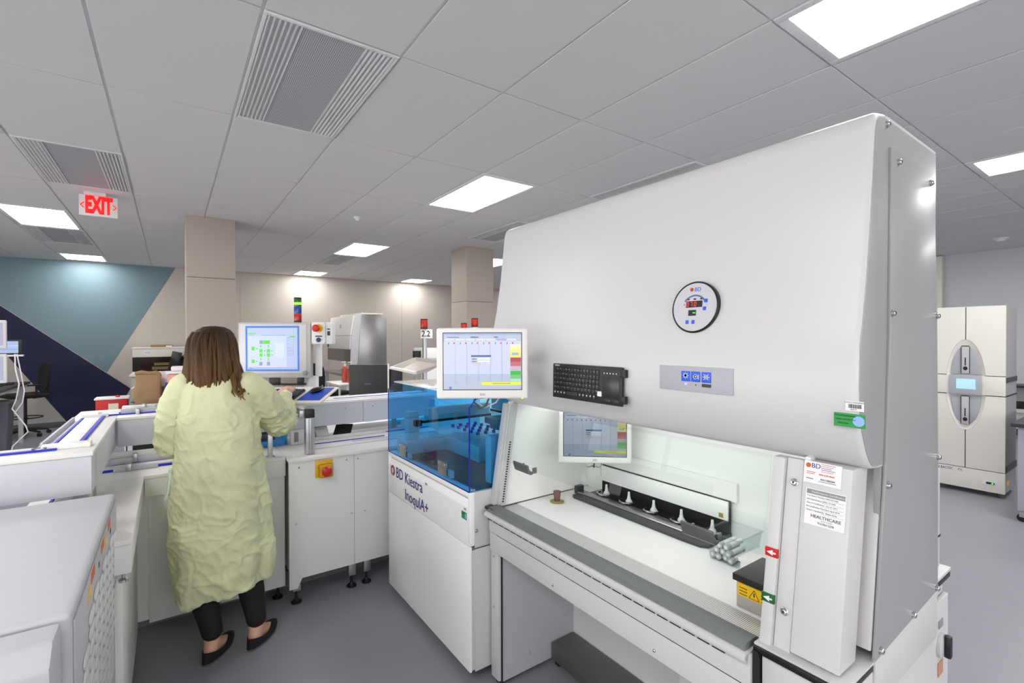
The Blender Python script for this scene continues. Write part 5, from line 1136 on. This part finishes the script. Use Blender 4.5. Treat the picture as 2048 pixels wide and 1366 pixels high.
for k, (x, y) in enumerate(((2.22, 7.66), (2.27, 7.52))):
    q = thing('soap_bottle', ('farther' if k == 0 else 'nearer')+' red pump bottle on the white table between the dark chairs', 'bottle', (x, y, .88), 0, 'red pump bottles')
    obj('bottle_body', MB().lathe((x, y, .881), [(.045, 0), (.048, .02), (.048, .2), (.03, .24), (.018, .25)], 20), BT, q); obj('pump', MB().lathe((x, y, 1.131), [(.018, 0), (.018, .025), (.006, .03), (.006, .06)], 14).box((x-.05, y-.01, 1.19), (x+.015, y+.01, 1.205), .003), PLASTIC, q)
t = thing('white_table', 'white topped table holding the red pump bottles', 'table', (2.3, 7.6, 0)); obj('table_top', MB().box((2.02, 7.3, .855), (2.9, 8.0, .88), .004), PLASTIC, t)
for x in (2.05, 2.85):
    for y in (7.35, 7.95): obj('leg', MB().cyl((x, y, 0), (x, y, .854), .016), PLASTIC, t)
office_chair('office_chair', 'dark office chair nearest the console, facing the steel-sided cabinet', (2.17, 8.35, 0), 1.9, 'dark office chairs at the steel-sided cabinet', False)
office_chair('office_chair', 'dark office chair half hidden behind the large black screen', (2.42, 7.0, 0), 1.9, 'dark office chairs at the steel-sided cabinet', False)
office_chair('office_chair', 'dark office chair right of the large black screen', (3.15, 6.3, 0), 1.9, 'dark office chairs at the steel-sided cabinet', False)
# white table beyond the conveyor, with black screens
t = thing('rear_counter', 'white rear counter seen beneath the raised conveyor', 'counter', (2.1, 4.7, 0)); obj('counter_top', MB().box((1.15, 3.95, .845), (3.2, 5.6, .868), .004), CHALK, t); obj('counter_base', MB().box((1.2, 4.0, 0), (3.15, 5.55, .8445)), CW, t)
t = thing('screen_panel', 'large black screen panel with a small violet print seen from behind', 'screen', (1.77, 5.24, .868), -.62, None, True)
obj('panel', MB().box((-.21, -.012, .035), (.215, .012, .41), .004), mat('screen_black', '1c1a1a', .45), t); obj('foot', MB().box((-.15, -.06, 0), (.15, .06, .0345), .004), PLASTIC, t); obj('edge_strip', MB().box((.2155, -.012, .02), (.228, .012, .42), .002), PLASTIC, t)
obj('print', MB().box((-.035, -.0135, .19), (.035, -.0125, .205)), mat('violet_print', '4a4470', .5), t)
t = thing('screen_panel', 'smaller black screen panel left of the steel hopper', 'screen', (2.03, 5.10, .868), -.62, None, True)
obj('panel', MB().box((-.075, -.012, .035), (.075, .012, .36), .004), MATS['screen_black'], t); obj('foot', MB().box((-.06, -.05, 0), (.06, .05, .0345), .004), PLASTIC, t)
t = thing('black_flap', 'black rubber flap leaning on the low conveyor under the raised lane', 'flap', (.93, 3.5, .866))
obj('flap_sheet', MB().box((-.06, 0, 0), (.06, .006, .13), .002, M=Matrix.Translation((.972, 3.465, .868)) @ Matrix.Rotation(-.55, 4, 'Z') @ Matrix.Rotation(-.9, 4, 'X')), mat('flap_dark', '231f1e', .6), t)
t = thing('feeder_housing', 'white sloped feeder housing beside the black flap', 'lab module', (.8, 3.55, .866)); obj('housing', MB().prism([(3.46, .8665), (3.46, .90), (3.52, .95), (3.68, .95), (3.68, .8665)], 'x', .81, .895, .004), PLASTIC, t)
t = thing('sink_stand', 'thin steel stand with a round white base on the rear counter', 'stand', (1.4, 4.05, .868)); obj('rod', MB().cyl((1.37, 4.05, .88), (1.37, 4.05, .97), .008), ALU, t); obj('base', MB().lathe((1.37, 4.05, .868), [(.06, 0), (.06, .008), (.01, .012)], 28), PLASTIC, t)
# steel hopper with numbered signal pole
t = thing('steel_hopper', 'open stainless steel hopper in front of the 2.2 signal pole', 'hopper', (2.1, 4.7, 1.1))
u = [(1.866, 4.80), (1.911, 4.28), (2.30, 4.36), (2.149, 4.83)]
HM = mat('hopper_steel', 'a39b94', .4, .2, bump=.04, scale=6)
b = MB(); cxh = sum(p[0] for p in u)/4; cyh = sum(p[1] for p in u)/4
T_ = [(p[0], p[1], (1.274, 1.249, 1.33, 1.362)[i]) for i, p in enumerate(u)]; L_ = [(cxh+(p[0]-cxh)*.82, cyh+(p[1]-cyh)*.82, T_[i][2]-.035) for i, p in enumerate(u)]; I_ = [(cxh+(p[0]-cxh)*.97, cyh+(p[1]-cyh)*.95, q[2]-.002) for p, q in zip(u, T_)]; J_ = [(cxh+(p[0]-cxh)*.28, cyh+(p[1]-cyh)*.40, 1.222) for p in u]
b.rings([L_, T_, I_, J_]); obj('hopper_body', b, HM, t, ang=20)
obj('front_lip', MB().prism([(-.025, -.022), (.0, -.022), (.0, .004), (-.025, .0)], 'x', 0, .522, M=Matrix.Translation((1.866, 4.80, 1.272)) @ Matrix.Rotation(-1.4845, 4, 'Z') @ Matrix.Rotation(.048, 4, 'Y')), PLASTIC, t); obj('hopper_leg', MB().cyl((2.056, 4.5675, .869), (2.056, 4.5675, 1.215), .03).lathe((2.056, 4.5675, .868), [(.08, 0), (.08, .01), (.03, .015)], 24), HM, t)
t = thing('pole', 'square steel pole carrying the sign that reads 2.2', 'pole', (2.30, 4.93, .868)); PX, PY = 2.30, 4.93
obj('shaft', MB().box((PX-.02, PY-.02, .869), (PX+.02, PY+.02, 1.60), .003), ALU, t)
sgn = obj('number_sign', MB().box((-.065, -.004, -.05), (.065, .004, .05), .001, M=Matrix.Translation((PX+.01, PY-.03, 1.615)) @ Matrix.Rotation(-.62, 4, 'Z')), PAPER, t)
text('lettering', '2.2', .092, Matrix.Translation((PX+.01, PY-.03, 1.615)) @ Matrix.Rotation(-.62, 4, 'Z') @ frame((-.055, -.005, -.002), (1, 0, 0), (0, 0, 1)), INKB, t, xs=.86, ext=.001, bold=.0014)
tower('signal_light', 'single red signal light on top of the pole numbered 2.2', PX-.01, PY-.01, 1.668, [('red_lens', LR)], .04, .085)
tower('signal_light', 'red signal light right above the touch monitor, by the second column', 3.0, 5.02, 1.70, [('red_lens', LR)], .042, .08)
tower('signal_light', 'small dark signal light left of the one above the touch monitor', 2.84, 5.0, 1.66, [('red_lens', LR)], .036, .06)
t = thing('signal_rack', 'white equipment rack hidden behind the touch monitor, carrying two signal lights', 'rack', (2.95, 5.1, 0)); obj('rack_body', MB().box((2.78, 4.93, .869), (3.1, 5.3, 1.659), .005), PLASTIC, t); obj('light_riser', MB().box((2.97, 4.99, 1.66), (3.03, 5.05, 1.6995)), PLASTIC, t)
t = thing('label_printer', 'white printer with a dark clip behind the steel hopper', 'printer', (2.5, 5.25, .868)); obj('printer_body', MB().box((2.38, 5.15, 1.33), (2.66, 5.4, 1.45), .008), PLASTIC, t); obj('printer_stand', MB().box((2.42, 5.2, .869), (2.62, 5.35, 1.3295), .004), WHITE2, t); obj('dark_clip', MB().box((2.30, 5.2, 1.34), (2.3795, 5.26, 1.42), .006), BLACK, t)
# ------------------------------------------------------------------ the woman at the console
W = thing('person', 'woman with long brown hair in a yellow-green isolation gown typing at the console', 'person', (.2, 2.82, 0), -radians(25), None, True)
SKIN = mat('skin', 'd3a48c', .5, var=.04, scale=25)
GOWN = mat('gown_yellow_green', 'cbceA4', .7, var=.06, scale=22, bump=.2)
HAIR = mat('brown_hair', '3f2c1a', .55, spec=.2, var=.65, scale=42, stretch=(1, 1, .05), bump=.3)
_nt = HAIR.node_tree; _tc = _nt.nodes.new('ShaderNodeTexCoord'); _sp = _nt.nodes.new('ShaderNodeSeparateXYZ'); _mr = _nt.nodes.new('ShaderNodeMapRange'); _m = _nt.nodes.new('ShaderNodeMix'); _m.data_type = 'RGBA'
_nt.links.new(_tc.outputs['Object'], _sp.inputs[0]); _nt.links.new(_sp.outputs['Z'], _mr.inputs[0])      # darker roots, honey coloured ends
_mr.inputs[1].default_value = 1.60; _mr.inputs[2].default_value = 1.28; _m.blend_type = 'MULTIPLY'; _m.inputs[0].default_value = 1.0
_r = _nt.nodes.new('ShaderNodeValToRGB'); _r.color_ramp.elements[0].color = (.62, .60, .62, 1); _r.color_ramp.elements[1].color = (2.6, 2.5, 2.0, 1)
_src = _nt.nodes['Principled BSDF'].inputs['Base Color'].links[0].from_socket
_nt.links.new(_mr.outputs[0], _r.inputs[0]); _nt.links.new(_src, _m.inputs[6]); _nt.links.new(_r.outputs[0], _m.inputs[7]); _nt.links.new(_m.outputs[2], _nt.nodes['Principled BSDF'].inputs['Base Color'])
LEGG = mat('black_leggings', '0f0f12', .8)
SHOE = mat('black_suede', '0d0c0d', .75)
KNIT = mat('white_knit_cuff', 'e6e6e0', .8)
def remesh(mb, voxel, smooth_it=2, fn=None):
    me = mb.mesh('tmp', True, SKIN); o = bpy.data.objects.new('tmp', me); COL.objects.link(o)
    r = o.modifiers.new('r', 'REMESH'); r.mode = 'VOXEL'; r.voxel_size = voxel
    if smooth_it: s_ = o.modifiers.new('s', 'SMOOTH'); s_.iterations = smooth_it; s_.factor = .5
    dg = bpy.context.evaluated_depsgraph_get(); m2 = bpy.data.meshes.new_from_object(o.evaluated_get(dg)); bpy.data.objects.remove(o)
    if fn:
        m2.update(); no = [v.normal.copy() for v in m2.vertices]
        for v, n_ in zip(m2.vertices, no): v.co = v.co + fn(v.co, n_)
    m2.materials.clear(); m2.shade_smooth(); m2.update(); return m2
HC_ = Vector((-.03, .035, 1.512)); HR = Matrix.Rotation(-.42, 4, 'Z') @ Matrix.Rotation(-.12, 4, 'X')
def hp(x, y, z): return HC_ + (HR @ Vector((x, y, z)))
b = MB()
# torso, neck, head
b.rings([[(cx0+rx*cos(a), cy0+ry_*sin(a), z) for a in [2*pi*k/24 for k in range(24)]] for z, cx0, cy0, rx, ry_ in ((.80, .015, .01, .15, .10), (.88, .015, .01, .165, .115), (.98, .01, .01, .145, .10), (1.08, 0, .01, .125, .09), (1.2, -.005, .015, .14, .10), (1.3, -.01, .015, .155, .10), (1.36, -.012, .01, .13, .075), (1.395, -.015, .01, .06, .05))])
b.chain([(-.018, .005, 1.36), (-.026, .02, 1.44), tuple(hp(0, .0, -.03))], [.055, .05, .05])
b.ell(hp(0, -.012, .03), (.073, .092, .085), 24, 16, M=HR); b.ell(hp(0, .022, -.03), (.058, .066, .075), 20, 14, M=HR)
b.ell(hp(0, .062, -.085), (.026, .022, .022), 14, 10, M=HR)                   # chin
b.chain([hp(0, .084, .012), hp(0, .095, -.008), hp(0, .102, -.022)], [.007, .009, .0115]); b.ell(hp(.010, .094, -.026), (.007, .007, .006)); b.ell(hp(-.010, .094, -.026), (.007, .007, .006))
b.chain([hp(-.035, .076, .028), hp(0, .084, .027), hp(.035, .076, .028)], [.007, .007, .007])      # brow
for s_ in (-1, 1):
    b.ell(hp(s_*.038, .062, -.015), (.02, .02, .02), M=HR)                       # cheek
    b.ell(hp(s_*.075, -.008, -.005), (.008, .018, .028), 12, 8, M=HR @ Matrix.Rotation(s_*.3, 4, 'Z'))   # ear
# arms
b.chain([(.145, .0, 1.335), (.225, .2, 1.10), (.194, .445, 1.228)], [.05, .04, .026], sub=6)
b.chain([(-.165, .0, 1.335), (-.235, .03, 1.05), (-.12, .26, 1.09)], [.05, .04, .026], sub=6)
# right hand on the keys: palm, four fingers, thumb
def hand(M, sgn=1):
    f = lambda x, y, z: M @ Vector((x*sgn, y, z))
    b.chain([f(.012, -.035, .004), f(.0, .0, .004)], [.024, .028]); 
    for x, r_ in ((-.028, .0155), (-.010, .016), (.009, .0155), (.026, .014)): b.chain([f(x*.55, -.03, .0), f(x, .035, .004)], [.018, r_])
    b.chain([f(-.016, -.028, -.004), f(-.026, .012, -.004)], [.016, .0145])
    for x, L, dx in ((-.031, .036, -.05), (-.0105, .041, -.01), (.0105, .037, .03), (.029, .029, .09)):
        a = f(x, .036, .006); k1 = f(x+dx*L, .036+L*.92, .012); k2 = f(x+dx*L*1.6, .036+L*1.5, -.001); k3 = f(x+dx*L*1.9, .036+L*1.78, -.017)
        b.chain([a, k1, k2, k3], [.0098, .0088, .0078, .0066], 10, sub=3)
    b.chain([f(-.022, -.012, -.004), f(-.045, .018, -.006), f(-.052, .043, -.010), f(-.050, .062, -.015)], [.013, .0108, .0092, .0078], 10, sub=3)
HM1 = Matrix.Translation((.186, .497, 1.248)) @ Matrix.Rotation(.16, 4, 'Z') @ Matrix.Rotation(.06, 4, 'X')
hand(HM1)
HM2 = Matrix.Translation((-.09, .30, 1.10)) @ Matrix.Rotation(-.4, 4, 'Z') @ Matrix.Rotation(.1, 4, 'X'); hand(HM2, -1)
# legs and feet
AL, AR = Vector((-.02, -.06, .085)), Vector((.155, .02, .085)); dL, dR = Vector((.11, .99, 0)), Vector((.19, .98, 0))
b.chain([(-.08, .015, .84), (-.10, .02, .47), (-.075, -.02, .30), AL], [.088, .056, .05, .034], sub=6)
b.chain([(.08, .015, .84), (.095, .05, .47), (.125, .035, .30), AR], [.088, .056, .05, .034], sub=6)
for A_, d in ((AL, dL), (AR, dR)):
    d = d.normalized(); b.chain([A_, A_-d*.018+Vector((0, 0, -.048))], [.034, .031]); b.chain([A_+Vector((0, 0, -.01)), A_+d*.06+Vector((0, 0, -.045)), A_+d*.13+Vector((0, 0, -.064))], [.033, .031, .018], sub=5); b.chain([A_-d*.01+Vector((0, 0, -.055)), A_+d*.12+Vector((0, 0, -.064))], [.028, .02])
body = obj('body', remesh(b, .0052, 2), None, W); body.data.materials.append(SKIN)
for s_ in (-1, 1):
    ey = obj('eye', MB().ell(hp(s_*.030, .0735, .006), (.0112, .0112, .0095), 14, 10, M=HR), mat('eye_white', 'eeeae6', .15), W)
    obj('iris', MB().ell(hp(s_*.030, .0842, .0045), (.0052, .002, .0052), 12, 6, M=HR), mat('iris_brown', '3d2a1c', .2), ey)
    obj('eyelid', MB().ell(hp(s_*.030, .0728, .0125), (.0145, .0135, .0075), 16, 10, M=HR @ Matrix.Rotation(-.25, 4, 'X')).ell(hp(s_*.030, .073, -.003), (.0135, .0118, .004), 16, 10, M=HR), SKIN, W)
    obj('eyebrow', MB().chain([hp(s_*.016, .0905, .030), hp(s_*.032, .087, .035), hp(s_*.048, .076, .031)], [.003, .0032, .002], 8), HAIR, W)
obj('lips', MB().chain([hp(-.022, .079, -.055), hp(-.008, .0885, -.0515), hp(0, .088, -.053), hp(.008, .0885, -.0515), hp(.022, .079, -.055)], [.0025, .0045, .0045, .0045, .0025], 8).chain([hp(-.018, .080, -.060), hp(0, .087, -.063), hp(.018, .080, -.060)], [.0025, .005, .0025], 8), mat('lip', 'b56a62', .4), W)
# leggings
b = MB()
b.chain([(-.08, .015, .86), (-.10, .02, .47), (-.075, -.02, .30), AL+Vector((0, 0, .052))], [.097, .066, .061, .047], 22, sub=6)
b.chain([(.08, .015, .86), (.095, .05, .47), (.125, .035, .30), AR+Vector((0, 0, .052))], [.097, .066, .061, .047], 22, sub=6)
obj('leggings', b, LEGG, W)
# shoes
def shoe(A_, d, lab):
    d = d.normalized(); px_ = Vector((d.y, -d.x, 0)); b = MB(); n = 36; L0, L1 = -.065, .185; R = []
    def out(a, s_=1.0, grow=0):
        c = cos(a); t = (c+1)/2; y = L0+(L1-L0)*t; wd = .034+.012*sin(pi*min(1, t*1.15))+(.003 if t > .5 else 0); return y, wd*abs(sin(a))**.75*(1 if sin(a) >= 0 else -1)*s_
    P_ = lambda y, x, z: A_+d*y+px_*x+Vector((0, 0, z-.085))
    for z, s_, f_ in ((0.0, .93, .98), (.004, 1.0, 1.0), (.012, 1.02, 1.01), (.026, 1.0, 1.0)):
        R.append([P_((out(2*pi*k/n)[0]-.06)*f_+.06, out(2*pi*k/n)[1]*s_, z) for k in range(n)])
    rim = []; rin = []
    for k in range(n):
        a = 2*pi*k/n; c = cos(a); t = (c+1)/2; y, x = out(a); yy = L0+.003+(.118-L0)*t
        z = .028+.030*max(0, 1-t*1.6)**1.2+.012*max(0, t-.7); rim.append(P_(yy, x*(.93-.12*t), z+.006)); rin.append(P_(yy, x*(.86-.12*t), z+.004))
    mid = [(R[-1][k]*.45+rim[k]*.55)+Vector((0, 0, .005)) for k in range(n)]
    R += [mid, rim, rin, [P_(*((lambda q: (q[0]*.7+.02, q[1]*.6))(out(2*pi*k/n))), .006) for k in range(n)]]
    b.rings(R); s_ = obj('shoe', b, SHOE, W, ang=60)
    s2 = MB(); s2.rings([[P_((out(2*pi*k/n)[0]-.06)*f+.06, out(2*pi*k/n)[1]*q, z) for k in range(n)] for z, q, f in ((.0005, .95, .985), (.007, 1.035, 1.012), (.0095, 1.03, 1.01))]); obj('sole_edge', s2, mat('sole_tan', '6f6457', .7), s_)
shoe(AL, dL, 'l'); shoe(AR, dR, 'r')
# gown: one shell of torso, skirt and sleeves with folds
b = MB()
prof = [(.315, .0, .02, .200, .175), (.40, .0, .02, .210, .18), (.52, -.002, .02, .214, .18), (.66, -.004, .02, .210, .175), (.80, -.006, .02, .204, .17), (.92, -.008, .02, .194, .16), (1.02, -.010, .02, .184, .148), (1.14, -.012, .02, .180, .14), (1.24, -.012, .015, .186, .132), (1.31, -.012, .01, .188, .115), (1.355, -.013, .008, .162, .095), (1.385, -.015, .006, .115, .08), (1.41, -.018, .006, .078, .066), (1.425, -.02, .008, .066, .06)]
R = []
for z, cx0, cy0, rx, ry_ in prof:
    k_ = .030 if z < .5 else .018 if z < .9 else .004
    R.append([((cx0+(rx+k_*sin(5*a+z*2)*.35+k_*.5*sin(9*a+1))*cos(a)), (cy0+(ry_+k_*sin(6*a+1.3)*.4)*sin(a)), z+(.13*cos(a)*.22*(1 if z < .6 else 0))-.0*sin(a)) for a in [2*pi*i/64 for i in range(64)]])
b.rings(R)
b.chain([(.125, .0, 1.325), (.17, .05, 1.27), (.228, .195, 1.105), (.205, .34, 1.165), (.193, .415, 1.214)], [.078, .078, .074, .056, .034], 24, sub=5)
b.chain([(-.148, .0, 1.325), (-.19, .0, 1.25), (-.232, .03, 1.04), (-.17, .15, 1.065), (-.12, .235, 1.082)], [.078, .078, .070, .058, .036], 24, sub=5)
def folds(p, n):
    side = 1 if p.x > 0 else -1
    q = Vector((p.x*5+p.z*2.2, p.y*5, p.z*7-p.x*3.5)); w1 = noise.noise(q)
    q2 = Vector((p.x*9-p.z*5, p.y*9+w1, p.z*10+p.x*5)); w2 = 1-abs(noise.noise(q2))*2.2
    q3 = Vector((p.x*20+p.z*9, p.y*20, p.z*15-w1*2)); w3 = 1-abs(noise.noise(q3))*2.4
    q4 = Vector((p.x*16, p.y*16, p.z*2.2)); w4 = noise.noise(q4)
    k = .35+.65*min(1, max(0, (1.33-p.z)/.15)); low = .6+.6*min(1, max(0, (1.0-p.z)/.4))
    arm_ = 1.7 if (p.x > .16 and p.y > .09) else 1
    if arm_ > 1:
        e_ = Vector((p.x*12, p.y*26, p.z*26)); w2 = 1-abs(noise.noise(e_))*2.4
    rg = lambda v, s_: max(0, 1-abs(v)*s_)**1.6
    r1 = rg(noise.noise(Vector((p.x*6-p.z*4.2+w1, p.y*6, p.z*6+p.x*6))), 5.5); r2 = rg(noise.noise(Vector((p.x*8+p.z*6+3, p.y*8, p.z*7-p.x*5-w1*1.5))), 6.)
    r3 = rg(noise.noise(Vector((p.x*15+p.z*6, p.y*15+5, p.z*14))), 4.5)
    if arm_ > 1: r1 = rg(noise.noise(Vector((p.x*9, p.y*17, p.z*17))), 4.5)
    h = w1*.011*low + max(-.5, w2)*.004*arm_ + max(-.5, w3)*.0022 + w4*.009*low + r1*.0065 + r2*.0055 + r3*.003
    # overlapping edge of the gown down the back
    if p.y < 0 and p.z < 1.38:
        xs = -.062-.012*sin(p.z*6); h += .006/(1+math.exp((p.x-xs)*900))*(1 if p.x > xs-.14 else max(0, 1-(xs-.14-p.x)*25))
    return n*(h*k)
gm = remesh(b, .0062, 1, folds); gown = obj('gown', gm, None, W); gown.data.materials.append(GOWN)
obj('collar_band', MB().tube([(-.02+.064*cos(a), .008+.058*sin(a), 1.424-.010*sin(a)) for a in [2*pi*k/30 for k in range(31)]], .0065, 8), mat('pale_band', 'dfe2cf', .7), gown)
b = MB(); b.tube([(-.05, -.052, 1.418), (-.075, -.075, 1.39), (-.095, -.085, 1.355)], .004, 6).tube([(-.05, -.052, 1.418), (-.085, -.07, 1.405), (-.11, -.07, 1.40)], .004, 6); obj('neck_tie', b, mat('pale_band', 'dfe2cf'), gown)
b = MB(); b.ell((-.188, -.075, .935), (.010, .012, .014), 12, 8).tube([(-.188, -.078, .93), (-.202, -.09, .88), (-.208, -.09, .80)], .004, 6).tube([(-.188, -.078, .93), (-.180, -.11, .88), (-.186, -.12, .82)], .004, 6)
obj('waist_tie', b, mat('pale_tie', 'c3d0bb', .7), gown)
# knit cuffs
for pa, pb in (((.1945, .405, 1.206), (.192, .462, 1.233)), ((-.125, .225, 1.08), (-.105, .268, 1.092))):
    b = MB(); pa, pb = Vector(pa), Vector(pb); b.tube([pa.lerp(pb, t) for t in (0, .25, .5, .75, 1)], [.036, .037, .034, .033, .031], 26); obj('knit_cuff', b, KNIT, gown)
# grey collar of the shirt under the gown
obj('undershirt', MB().tube([(-.022, .008, 1.405), (-.024, .012, 1.435)], [.062, .054], 24), mat('grey_shirt', '6c6872', .8), W)
# hair: a cap and many long locks with ragged ends
b = MB(); R = []; N = 72
HA = Matrix.Rotation(-.42, 4, 'Z')
def hairp(a, lvl):
    """a=0 is the back of the head; returns a point of the hair surface at level lvl (0 crown .. 1 ends)"""
    return None
caps = [(1.632, .012, .014), (1.628, .040, .048), (1.614, .064, .078), (1.59, .082, .100), (1.555, .092, .112), (1.51, .098, .115), (1.465, .105, .112), (1.42, .116, .108), (1.385, .126, .104), (1.35, .134, .10), (1.305, .138, .095)]
for z, rx, ry_ in caps:
    ring_ = []
    for k in range(N):
        a = 2*pi*k/N; gx_ = rx*cos(a); gy_ = ry_*sin(a)
        if sin(a) > .25 and z < 1.585:      # open over the face
            q = min(1, (sin(a)-.25)/.3); gy_ = gy_*(1-q)+(.025*(1-q)+.012)*q if z < 1.56 else gy_*(1-.3*q)
        rid = 1+.035*noise.noise(Vector((cos(a)*5, sin(a)*5, z*1.5)))+.018*sin(a*31+noise.noise(Vector((cos(a)*2, sin(a)*2, z*4)))*4)
        lean = max(0, 1.45-z)*.12
        p = Vector((gx_*rid, gy_*rid-.012-lean*.6, z-1.512))
        zoff = 0 if z > 1.35 else -.02*noise.noise(Vector((cos(a)*6, sin(a)*6, 1)))
        ring_.append(HC_+(HA @ p)+Vector((-lean*.5, 0, zoff)))
    R.append(ring_)
b.rings(R)
random.seed(11)
for k in range(150):
    a = random.uniform(-pi*1.14, pi*.14) if random.random() < .9 else random.uniform(-pi, 0)
    r_ = random.uniform(.96, 1.06); L = random.uniform(0, 1); ca, sa = cos(a), sin(a)
    zend = 1.283+.035*random.random()+.02*abs(ca)+(0 if sa < 0 else .03)
    pts = []; rs = []; m = 9; ph = random.uniform(0, 6); thick = random.uniform(.005, .0105)
    for j in range(m):
        t = j/(m-1); z = 1.60-(1.60-zend)*t
        i = max(q for q in range(len(caps)-1) if caps[q][0] >= z-1e-6); f_ = min(1, (caps[i][0]-z)/(caps[i][0]-caps[i+1][0]))
        rx = caps[i][1]*(1-f_)+caps[i+1][1]*f_; ry_ = caps[i][2]*(1-f_)+caps[i+1][2]*f_
        lean = max(0, 1.45-z)*.12; aa = a+.10*sin(ph+t*3)
        fl_ = 1+.10*max(0, t-.65)*random.choice((1, 1, -.2))
        p = Vector((rx*cos(aa)*r_*fl_, ry_*sin(aa)*r_*fl_-.012-lean*.6, z-1.512))
        if sa > .1 and z < 1.585: p.y = min(p.y, .05)
        pts.append(HC_+(HA @ p)+Vector((-lean*.5, 0, 0))); rs.append(thick*(.35+1.0*sin(pi*min(1, .12+t*.72)))*(1 if t < .8 else 1-(t-.8)*4.2))
    b.tube(pts, rs, 7)
for k in range(12):        # locks falling forward over the right shoulder
    x0 = random.uniform(.07, .10); pts = [hp(x0*.9, .0-.01*k/3, .07), hp(x0, .012, .0), Vector((.085+random.uniform(-.01, .012), .02-.006*k, 1.42)), Vector((.098+random.uniform(-.02, .02), .0-.008*k, 1.375)), Vector((.118+random.uniform(-.03, .03), -.035-.008*k, 1.335-random.uniform(0, .03))), Vector((.14+random.uniform(-.03, .03), -.075-.006*k, 1.30-random.uniform(0, .03)))]
    b.tube(pts, [.005, .009, .009, .008, .005, .0015], 7)
obj('hair', b, HAIR, W, ang=70)
